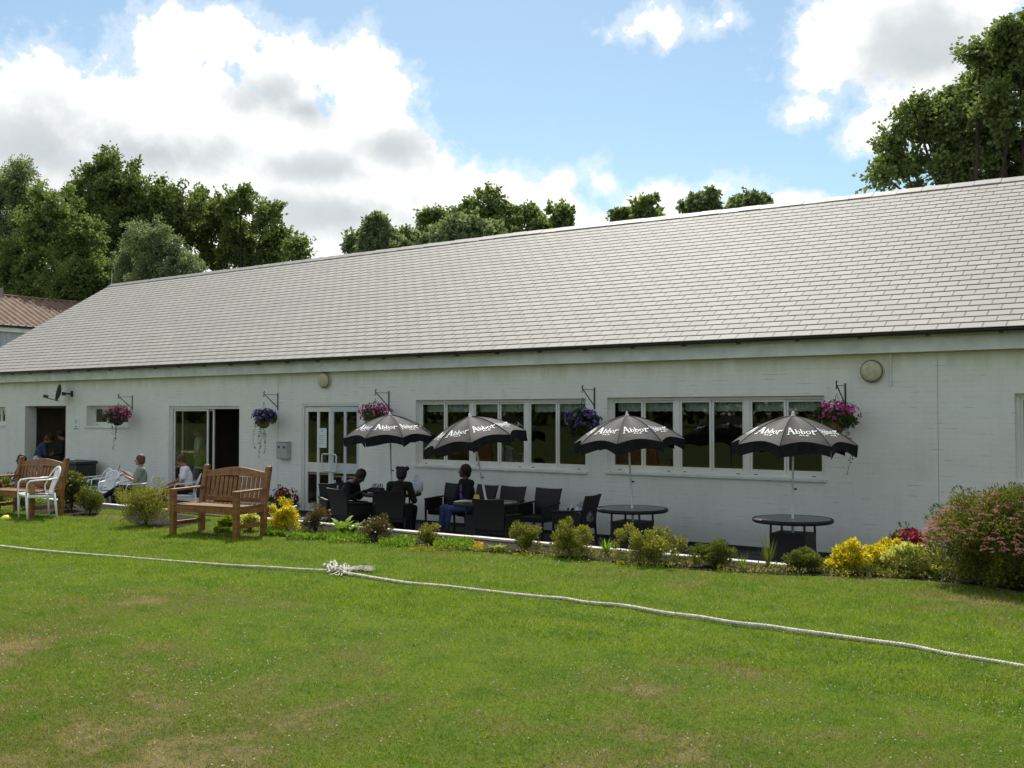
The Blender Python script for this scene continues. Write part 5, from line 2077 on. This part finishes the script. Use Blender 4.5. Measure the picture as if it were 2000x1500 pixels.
def lump(name, label, cat, c, r, mat, seed=0, group=None, amp=.12, extra=None):
    """soft bag shape"""
    vs, fs = [], []
    seg, rings = 22, 14
    for i in range(rings + 1):
        t = math.pi * i / rings
        for k in range(seg):
            p = 2 * math.pi * k / seg
            v = Vector((math.sin(t) * math.cos(p), math.sin(t) * math.sin(p), math.cos(t)))
            s = 1 + amp * mnoise.noise(v * 2.3 + Vector((seed, 0, 0))) * 2 + amp * .5 * mnoise.noise(v * 6 + Vector((0, seed, 0)))
            nrm_ = max(abs(v.x), abs(v.y), abs(v.z)) ** .55
            tp_ = 1 - .22 * (v.z + 1) / 2
            vs.append((v.x / nrm_ * r[0] * s * tp_, v.y / nrm_ * r[1] * s * tp_, v.z / nrm_ * r[2] * s * .86 + r[2] * .86))
    for i in range(rings):
        for k in range(seg):
            fs.append((i * seg + k, (i + 1) * seg + k, (i + 1) * seg + (k + 1) % seg, i * seg + (k + 1) % seg))
    root = tagempty(name, c, label, cat, group)
    b = MB()
    b.add(vs, fs)
    b.build('bag_body' if 'bag' in name else 'body', mat, root, smooth=True)
    if extra:
        extra(root)
    return root


TZ = PATIO_Z + .732
bagmat = simple('black_bag_fabric', (0.016, 0.016, 0.018), .7, .3, var=.3)
carrier = simple('white_carrier_plastic', (0.62, 0.62, 0.70), .35, .5, var=.08)


def handles(mat, h, w):
    def f(root):
        q = MB()
        for s in (-.02, .02):
            q.tube([(-w, s, h), (-w * .5, s, h + .07), (w * .5, s, h + .075), (w, s, h)], .007, 6)
        q.build('handle', mat, root)
    return f


lump('carrier_bag', 'white plastic carrier bag standing on the first table', 'bag', (-12.50, 14.15, TZ), (.13, .10, .13), carrier, 3, extra=handles(carrier, .24, .05))
lump('dark_bag', 'black soft bag on the near left of the first table', 'bag', (-13.15, 13.75, TZ), (.15, .10, .05), bagmat, 5, group='dark bags on the first table', extra=handles(bagmat, .08, .05))
lump('dark_bag', 'small black bag in the middle of the first table', 'bag', (-12.95, 13.68, TZ), (.09, .08, .055), bagmat, 8, group='dark bags on the first table', extra=handles(bagmat, .09, .04))
# snack packs
for k, (dx, dy, lab) in enumerate(((.30, -.02, 'green and yellow snack packet lying at the right edge of the first table'), (.38, .05, 'second snack packet behind the green and yellow one on the first table'))):
    q = MB()
    q.box((0, 0, .025), (.13, .09, .045), Matrix.Rotation(.5 + k, 3, 'Z') @ Matrix.Rotation(.2, 3, 'X'), taper=.6)
    o_ = q.build('snack_packet', simple('yellow_green_packet', (.45, .50, .12) if k == 0 else (.5, .42, .1)), bevel=.012)
    o_.location = (-12.89 + dx + .1, 13.91 + dy, TZ)
    tag(o_, lab, 'packet', 'snack packets on the first table')
# yellow packet and paper plate on table two
q = MB()
q.box((0, 0, .06), (.11, .05, .12), Matrix.Rotation(.5, 3, 'Z') @ Matrix.Rotation(-.25, 3, 'X'), taper=.75)
o_ = q.build('crisp_packet', simple('yellow_packet', (.62, .45, .05)), bevel=.015)
o_.location = (-10.42, 13.26, TZ)
tag(o_, 'yellow crisp packet standing on the second table beside the seated woman', 'packet')


# kit bag with row of white marks
def kitx(root):
    q = MB()
    for k in range(7):
        q.box((-.17 + k * .057, -.195, .33), (.034, .004, .02), Matrix.Rotation(.0, 3, 'Z'))
    q.build('white_marks', MAT['lettering'], root)
    MB().tube([(-.22, -.05, .36), (-.30, -.05, .50), (-.36, -.03, .56), (-.28, .03, .57)], .014, 8).build('handle', MAT['steel'], root)


kb_ = tagempty('kit_bag', (-12.93 - .35, 12.35, PATIO_Z), 'black sports bag with a row of white marks left of the bowed person', 'bag', rz=R(36))
MB().box((0, 0, .19), (.50, .38, .38)).build('body', bagmat, kb_, bevel=.05)
kitx(kb_)


def strap(root):
    MB().tube([(-.10, -.16, .30), (-.13, -.21, .2), (-.1, -.19, .06)], .012, 6).build('strap', MAT['white'], root)


lump('patterned_bag', 'grey and white patterned backpack slumped in the side facing wicker chair', 'bag', (-8.86, 14.03, PATIO_Z + .42), (.13, .17, .19), simple('grey_white_print', (.36, .37, .45), .7, .2, var=.75, scale=9), 12, extra=strap)
lump('small_bag', 'pale bag on the floor under the seated woman in jeans', 'bag', (-11.42, 14.45, PATIO_Z), (.13, .12, .09), simple('pale_bag', (.40, .42, .50), .6, .3), 14, extra=handles(bagmat, .17, .04))

# ================================================================== people
SKIN_D = simple('dark_brown_skin', (0.085, 0.042, 0.026), .5, .4, var=.08, scale=9, bstr=.03)
SKIN_L = simple('fair_skin', (0.48, 0.27, 0.19), .5, .4, var=.06, scale=9, bstr=.03)
SKIN_T = simple('tanned_skin', (0.34, 0.17, 0.11), .5, .4, var=.06, scale=9, bstr=.03)


def cloth(name, col, var=.12):
    return simple(name, col, .85, .15, var=var, scale=14, bstr=.25)


def ik(a, b, l1, l2, bend):
    a, b, bend = Vector(a), Vector(b), Vector(bend)
    d = b - a
    D = d.length
    if D > (l1 + l2) * .995:
        b = a + d.normalized() * (l1 + l2) * .995
        d = b - a
        D = d.length
    x = (l1 * l1 - l2 * l2 + D * D) / (2 * D)
    h = math.sqrt(max(l1 * l1 - x * x, 0))
    dn = d.normalized()
    bp = (bend - dn * bend.dot(dn))
    bp.normalize()
    return a + dn * x + bp * h, b


def person(label, hip, yaw, lean=0.0, head_pitch=0.0, head_yaw=0.0, side=0.0, hands=None, feet=None, skin=None, top=None, legs=None, shoes=None, hair=None,
           hairstyle='short', sleeves='short', hat=None, sc=1.0, standing=False, curl=.6, buns=False, trousers='long', tee=None, elbow_out=.5, badges=False, group=None):
    """hip: pelvis centre in the world. yaw: facing direction, 0 = towards -y"""
    hz = hip[2]
    root = tagempty('person', (hip[0], hip[1], hip[2]), label, 'person', group, yaw)
    S_ = sc
    fwd, left, up = Vector((0, -1, 0)), Vector((1, 0, 0)), Vector((0, 0, 1))
    lz = Vector((math.sin(side), -math.sin(lean), math.cos(lean))).normalized()
    pel = Vector((0, 0, 0))
    chest = pel + lz * .30 * S_
    neck = pel + lz * .50 * S_ + fwd * .015
    sh_ = [chest + lz * .14 * S_ + left * s * .175 * S_ for s in (-1, 1)]
    hd_dir = Matrix.Rotation(head_yaw, 3, 'Z') @ Vector((0, -math.sin(head_pitch), math.cos(head_pitch)))
    hf = Matrix.Rotation(head_yaw, 3, 'Z') @ Vector((0, -math.cos(head_pitch), -math.sin(head_pitch)))
    hl = hd_dir.cross(hf) * -1
    hc = neck + hd_dir * .145 * S_ + hf * .02
    hips = [pel + left * s * .09 * S_ for s in (-1, 1)]
    fe = feet or [(-.1, -.45, -.42), (.1, -.45, -.42)]
    kn = []
    for s, f in zip((-1, 1), fe):
        i = 0 if s < 0 else 1
        k, f2 = ik(hips[i], Vector(f) + Vector((0, 0, .08)), .43 * S_, .42 * S_, Vector((s * .25, -1, .9)) if not standing else Vector((s * .1, -1, 0)))
        kn.append((k, f2))
    hn = hands or [(-.12, -.35, .18), (.12, -.35, .18)]
    el = []
    for i, (s, h) in enumerate(zip((-1, 1), hn)):
        e, h2 = ik(sh_[i], h, .28 * S_, .25 * S_, Vector((s * elbow_out, .35, -1)))
        el.append((e, h2))
    b = MB()
    # trunk
    b.cap(pel + lz * .02, .125 * S_, chest, .125 * S_)
    b.cap(chest, .125 * S_, neck - lz * .08, .105 * S_)
    b.cap(sh_[0], .062 * S_, sh_[1], .062 * S_)
    b.cap(neck - lz * .05, .055 * S_, neck + hd_dir * .08, .050 * S_)
    for i in (0, 1):
        b.cap(hips[i], .085 * S_, kn[i][0], .058 * S_)
        b.cap(kn[i][0], .056 * S_, kn[i][1], .038 * S_)
        e, h = el[i]
        b.cap(sh_[i], .050 * S_, e, .038 * S_)
        b.cap(e, .038 * S_, h, .026 * S_)
        # hand: palm, four fingers, thumb
        hd_ = (h - e).normalized()
        s = -1 if i == 0 else 1
        pn = Vector((0, 0, -1))
        wdv = hd_.cross(pn).normalized()
        pn = wdv.cross(hd_).normalized()
        if pn.z > 0:
            pn = -pn
        palm = h + hd_ * .055
        b.ell(palm, (.040, .046, .017), 12, 8, Matrix((wdv, hd_, pn)).transposed())
        for k, (o_, ln) in enumerate(((-.029, .062), (-.010, .075), (.010, .072), (.029, .056))):
            r0 = palm + hd_ * .036 + wdv * o_
            m1 = r0 + (hd_ * math.cos(curl * .5) + pn * math.sin(curl * .5)) * ln * .5
            m2 = m1 + (hd_ * math.cos(curl * 1.3) + pn * math.sin(curl * 1.3)) * ln * .5
            b.cap(r0, .0088, m1, .0082, 8)
            b.cap(m1, .0082, m2, .0072, 8)
        tb_ = palm - hd_ * .02 + wdv * (-s) * .034
        t1 = tb_ + (hd_ * .6 + wdv * (-s) * .6 + pn * .3) * .045
        b.cap(tb_, .011, t1, .0095, 8)
        b.cap(t1, .0095, t1 + (hd_ * .9 + pn * .4) * .028, .008, 8)
        # foot
        ft = kn[i][1]
        toe = Vector((ft.x, ft.y, ft.z - .045)) + Vector((0, -1, 0)) * .15
        if abs(ft.z) < 2:
            b.cap(ft + Vector((0, .02, -.04)), .035, toe, .030)
    # head
    Mh = Matrix((hl, hf, hd_dir)).transposed()

    def hp(x, y, z):
        return hc + Mh @ Vector((x, y, z))
    b.ell(hp(0, -.012, .018), (.074 * S_, .092 * S_, .098 * S_), 18, 14, Mh)
    b.ell(hp(0, .028, -.050), (.052 * S_, .056 * S_, .060 * S_), 14, 10, Mh)
    b.cap(hp(0, .080, .012), .009, hp(0, .102, -.026), .013, 8)
    b.ell(hp(0, .078, -.058), (.022, .014, .007), 10, 6, Mh)
    b.ell(hp(0, .077, -.071), (.020, .014, .007), 10, 6, Mh)
    b.ell(hp(0, .070, -.092), (.022, .018, .016), 10, 6, Mh)
    b.cap(hp(-.045, .070, .022), .010, hp(.045, .070, .022), .010, 8)
    for s in (-1, 1):
        b.ell(hp(s * .077, -.006, -.012), (.010, .020, .031), 8, 8, Mh)
        b.ell(hp(s * .042, .052, -.025), (.024, .024, .022), 8, 8, Mh)
    body = b.build('body', skin, root, remesh=.0068, sm_iter=2)
    for s in (-1, 1):
        MB().ell(hp(s * .030, .078, .004), (.012, .008, .0075), 10, 8, Mh).build('eye', MAT['black'], body, smooth=True)
    # trousers
    if legs:
        b = MB()
        b.cap(pel + lz * .03 + left * -.04, .128 * S_, pel + lz * .03 + left * .04, .128 * S_)
        for i in (0, 1):
            b.cap(hips[i], .098 * S_, kn[i][0], .070 * S_)
            if trousers == 'long':
                b.cap(kn[i][0], .069 * S_, kn[i][1] + Vector((0, 0, .01)), .052 * S_)
            elif trousers == 'cropped':
                b.cap(kn[i][0], .067 * S_, kn[i][0].lerp(kn[i][1], .8), .046 * S_)
        b.build('trousers', legs, root, remesh=.009, sm_iter=3)
    if top:
        b = MB()
        b.cap(pel + lz * .06, .138 * S_, chest, .140 * S_)
        b.cap(chest, .140 * S_, neck - lz * .085, .112 * S_)
        b.cap(sh_[0], .072 * S_, sh_[1], .072 * S_)
        b.cap(pel + lz * .03 + left * -.05, .120, pel + lz * .03 + left * .05, .120)
        for i in (0, 1):
            e, h = el[i]
            if sleeves == 'short':
                b.cap(sh_[i], .068 * S_, sh_[i].lerp(e, .62), .064 * S_)
            else:
                b.cap(sh_[i], .066 * S_, e, .054 * S_)
                b.cap(e, .054 * S_, e.lerp(h, .93), .041 * S_)
        if sleeves == 'hood':
            b.ell(neck - lz * .03 + Vector((0, .07, 0)), (.10, .06, .06), 12, 8)
        tp = b.build('jacket' if sleeves != 'short' else 'shirt', top, root, remesh=.009, sm_iter=3)
        if badges:
            q = MB()
            for (x, y, z, w) in badges:
                q.box((x, y, z), (w, .006, .05))
            q.build('badge', MAT['lettering'], root)
    if tee:
        b = MB()
        b.cap(pel + lz * .14 + fwd * .055, .095 * S_, chest + lz * .09 + fwd * .052, .080 * S_)
        b.build('shirt', tee, root, remesh=.009, sm_iter=2)
    if shoes:
        for i in (0, 1):
            ft = kn[i][1]
            b = MB()
            b.cap(ft + Vector((0, .015, -.035)), .045, ft + Vector((0, -.14, -.050)), .034)
            b.build('shoe', shoes, root, remesh=.008, sm_iter=2)
    # hair
    if hairstyle != 'none':
        b = MB()
        b.ell(hp(0, -.024, .036), (.090 * S_, .100 * S_, .100 * S_), 20, 14, Mh)
        for s in (-1, 1):
            b.ell(hp(s * .066, -.028, .0), (.024, .05, .045), 10, 8, Mh)
        b.ell(hp(0, -.070, -.02), (.07, .04, .06), 10, 8, Mh)
        if hairstyle == 'bob':
            b.ell(hp(0, -.045, -.022), (.086, .070, .075), 18, 12, Mh)
            for s in (-1, 1):
                b.ell(hp(s * .070, -.005, -.03), (.022, .046, .062), 10, 8, Mh)
        if hairstyle == 'full':
            b.ell(hp(0, -.035, .02), (.098, .098, .100), 18, 12, Mh)
            b.ell(hp(0, -.060, -.04), (.080, .060, .075), 14, 10, Mh)
        if buns:
            for s in (-1, 1):
                b.ell(hp(s * .085, -.02, .10), (.045, .045, .042), 12, 8, Mh)
        b.build('hair', hair, root, remesh=.007, sm_iter=1)
    if hat:
        b = MB()
        r0 = MB().lathe([(.165, .045), (.16, .055), (.10, .06), (.098, .11), (.075, .145), (0, .155)], 24)
        r0.v = [tuple(hp(x, y - .01, z)) for x, y, z in r0.v]
        r0.build('hat', hat, root, smooth=True)
    return root


blackhair = simple('black_hair', (0.010, 0.009, 0.008), .6, .3, var=.3, scale=40, bstr=.6)
brownhair = simple('brown_hair', (0.085, 0.045, 0.025), .55, .3, var=.3, scale=40, bstr=.6)
redhair = simple('chestnut_hair', (0.14, 0.065, 0.035), .55, .3, var=.3, scale=40, bstr=.6)
shoeb = simple('black_shoe', (0.015, 0.015, 0.016), .45, .4)
shoes_g = simple('grey_sandal', (0.30, 0.27, 0.25), .6, .3)
HZ = PATIO_Z + .50
# seated woman grey-green (yaw: facing (-.8,-.6))
ywl = R(-37)
person('person in a grey green t-shirt and black trousers, legs crossed, holding up a phone', (-19.98, 13.50, HZ), ywl, lean=-.10, head_pitch=.08,
       hands=[(-.03, -.33, .40), (.03, -.27, .29)], feet=[(-.06, -.78, -.26), (.08, -.56, -.50)], skin=SKIN_L, top=cloth('grey_green_cotton', (.27, .33, .28)), legs=cloth('black_trouser', (.014, .014, .017)), shoes=shoes_g, hair=redhair, hairstyle='bob', curl=1.1, elbow_out=.15)
# seated white tee
person('person in a white t-shirt sitting beside the sliding door, looking down', (-19.27, 14.20, HZ), R(-37), lean=.05, head_pitch=.45,
       hands=[(-.12, -.38, .10), (.10, -.30, .08)], feet=[(-.1, -.62, -.50), (.1, -.58, -.50)], skin=SKIN_T, top=cloth('white_cotton', (.80, .80, .84)), legs=cloth('dark_trouser', (.018, .018, .022)), shoes=shoeb, hair=brownhair, curl=.9)
# man inside
person('person in a cream shirt standing inside behind the sliding door glass', (-20.98, 15.84, PATIO_Z + .95 + .02 + .08), R(-34), lean=0, head_pitch=.2, standing=True,
       hands=[(-.08, -.30, .20), (.10, -.28, .18)], feet=[(-.11, 0, -.95), (.12, -.03, -.95)], skin=SKIN_L, top=cloth('cream_cotton', (.80, .72, .60)), legs=cloth('khaki_cotton', (.38, .34, .25)), shoes=shoeb, hair=brownhair, sc=1.06)
# doorway pair
person('person in a blue top and pale trousers with a brown hat, stooping in the doorway', (-27.72, 15.50, PATIO_Z + .88), R(-205), lean=.35, head_pitch=.7, standing=True,
       hands=[(-.12, -.40, .12), (.15, -.38, .15)], feet=[(-.1, .02, -.88), (.1, -.05, -.88)], skin=SKIN_T, top=cloth('navy_knit', (.045, .06, .10)), legs=cloth('pale_trouser', (.50, .54, .54)), shoes=shoeb, hair=brownhair, hairstyle='full', hat=cloth('brown_hat', (.07, .035, .022)), sleeves='long')
person('person in dark clothes and hat standing deeper inside the doorway', (-27.10, 15.95, PATIO_Z + .92), R(-40), lean=.05, head_pitch=.3, standing=True,
       hands=[(-.14, -.30, .16), (.15, -.26, .12)], feet=[(-.1, 0, -.92), (.1, -.05, -.92)], skin=SKIN_T, top=cloth('charcoal_coat', (.018, .018, .020)), legs=cloth('black_trouser_b', (.012, .012, .012)), shoes=shoeb, hair=blackhair, hat=cloth('dark_hat', (.05, .03, .025)), sleeves='long')
# behind left bench
wc2 = copy_tree(pc)
wc2.location = (-22.95, 12.45, PATIO_Z)
wc2.rotation_euler = (0, 0, R(10))
wc2['label'] = 'white plastic chair hidden behind the left bench with a dark haired sitter'
person('person with dark hair sitting beyond the left bench, only the head showing', (-22.95, 12.50, HZ - .02), R(-10), lean=.02, head_pitch=.1, sc=.98,
       feet=[(-.1, -.5, -.5), (.1, -.5, -.5)], skin=SKIN_D, top=cloth('dark_top', (.03, .03, .04)), legs=cloth('dark_leg', (.02, .02, .03)), shoes=shoeb, hair=blackhair, hairstyle='full')
# woman in jeans
person('person in black jacket, violet t-shirt and blue jeans sitting beside the leaning parasol', (-11.58, 14.50, HZ - .01), -math.atan2(.45, .9), lean=.08, head_pitch=.0, head_yaw=R(-22),
       hands=[(-.06, -.34, .05), (.14, -.33, .05)], feet=[(-.08, -.50, -.50), (.06, -.46, -.50)], skin=SKIN_D, top=cloth('black_jacket', (.016, .013, .013)), tee=cloth('violet_tee', (.17, .11, .32), .35), legs=cloth('blue_denim', (.060, .085, .22), .25), trousers='cropped', shoes=simple('pale_trainer', (.45, .40, .38)), hair=blackhair, hairstyle='full', sleeves='long', curl=.8, sc=1.0)
# bowed person
person('person in a black jacket with white patches bending over the first table', (-13.70, 13.45, HZ + .0), R(112), lean=.50, head_pitch=.8,
       hands=[(-.16, -.42, .24), (.14, -.42, .24)], feet=[(-.1, -.45, -.50), (.1, -.40, -.50)], skin=SKIN_D, top=cloth('black_tracksuit', (.014, .014, .016)), legs=cloth('black_tracksuit_b', (.014, .014, .016)), shoes=shoeb, hair=simple('close_cropped_hair', (.014, .010, .008)), sleeves='hood',
       badges=[(-.06, .11, .42, .09), (.10, .02, .46, .06), (-.17, -.0, .33, .05), (-.10, -.22, .20, .07)])
# dark haired person behind pole
person('person in black with two hair buns facing away at the first table', (-12.20, 13.28, HZ + .0), R(180 + 18), lean=.34, head_pitch=.35,
       hands=[(-.16, -.40, .22), (.14, -.40, .22)], feet=[(-.1, -.45, -.50), (.1, -.40, -.50)], skin=SKIN_D, top=cloth('black_coat', (.016, .014, .013)), legs=cloth('black_leg', (.014, .014, .016)), shoes=shoeb, hair=blackhair, hairstyle='full', sleeves='hood', buns=True)
# phone
fdv = Vector((-.60, -.80, 0))
o_ = MB().box((0, 0, 0), (.075, .012, .14), Matrix.Rotation(-.3, 3, 'X')).build('phone', MAT['black'], bevel=.004)
o_.location = Vector((-19.98, 13.50, HZ)) + fdv * .42 + Vector((0, 0, .47))
o_.rotation_euler = (0, 0, ywl)
tag(o_, 'dark phone held up by the person in grey green', 'phone')
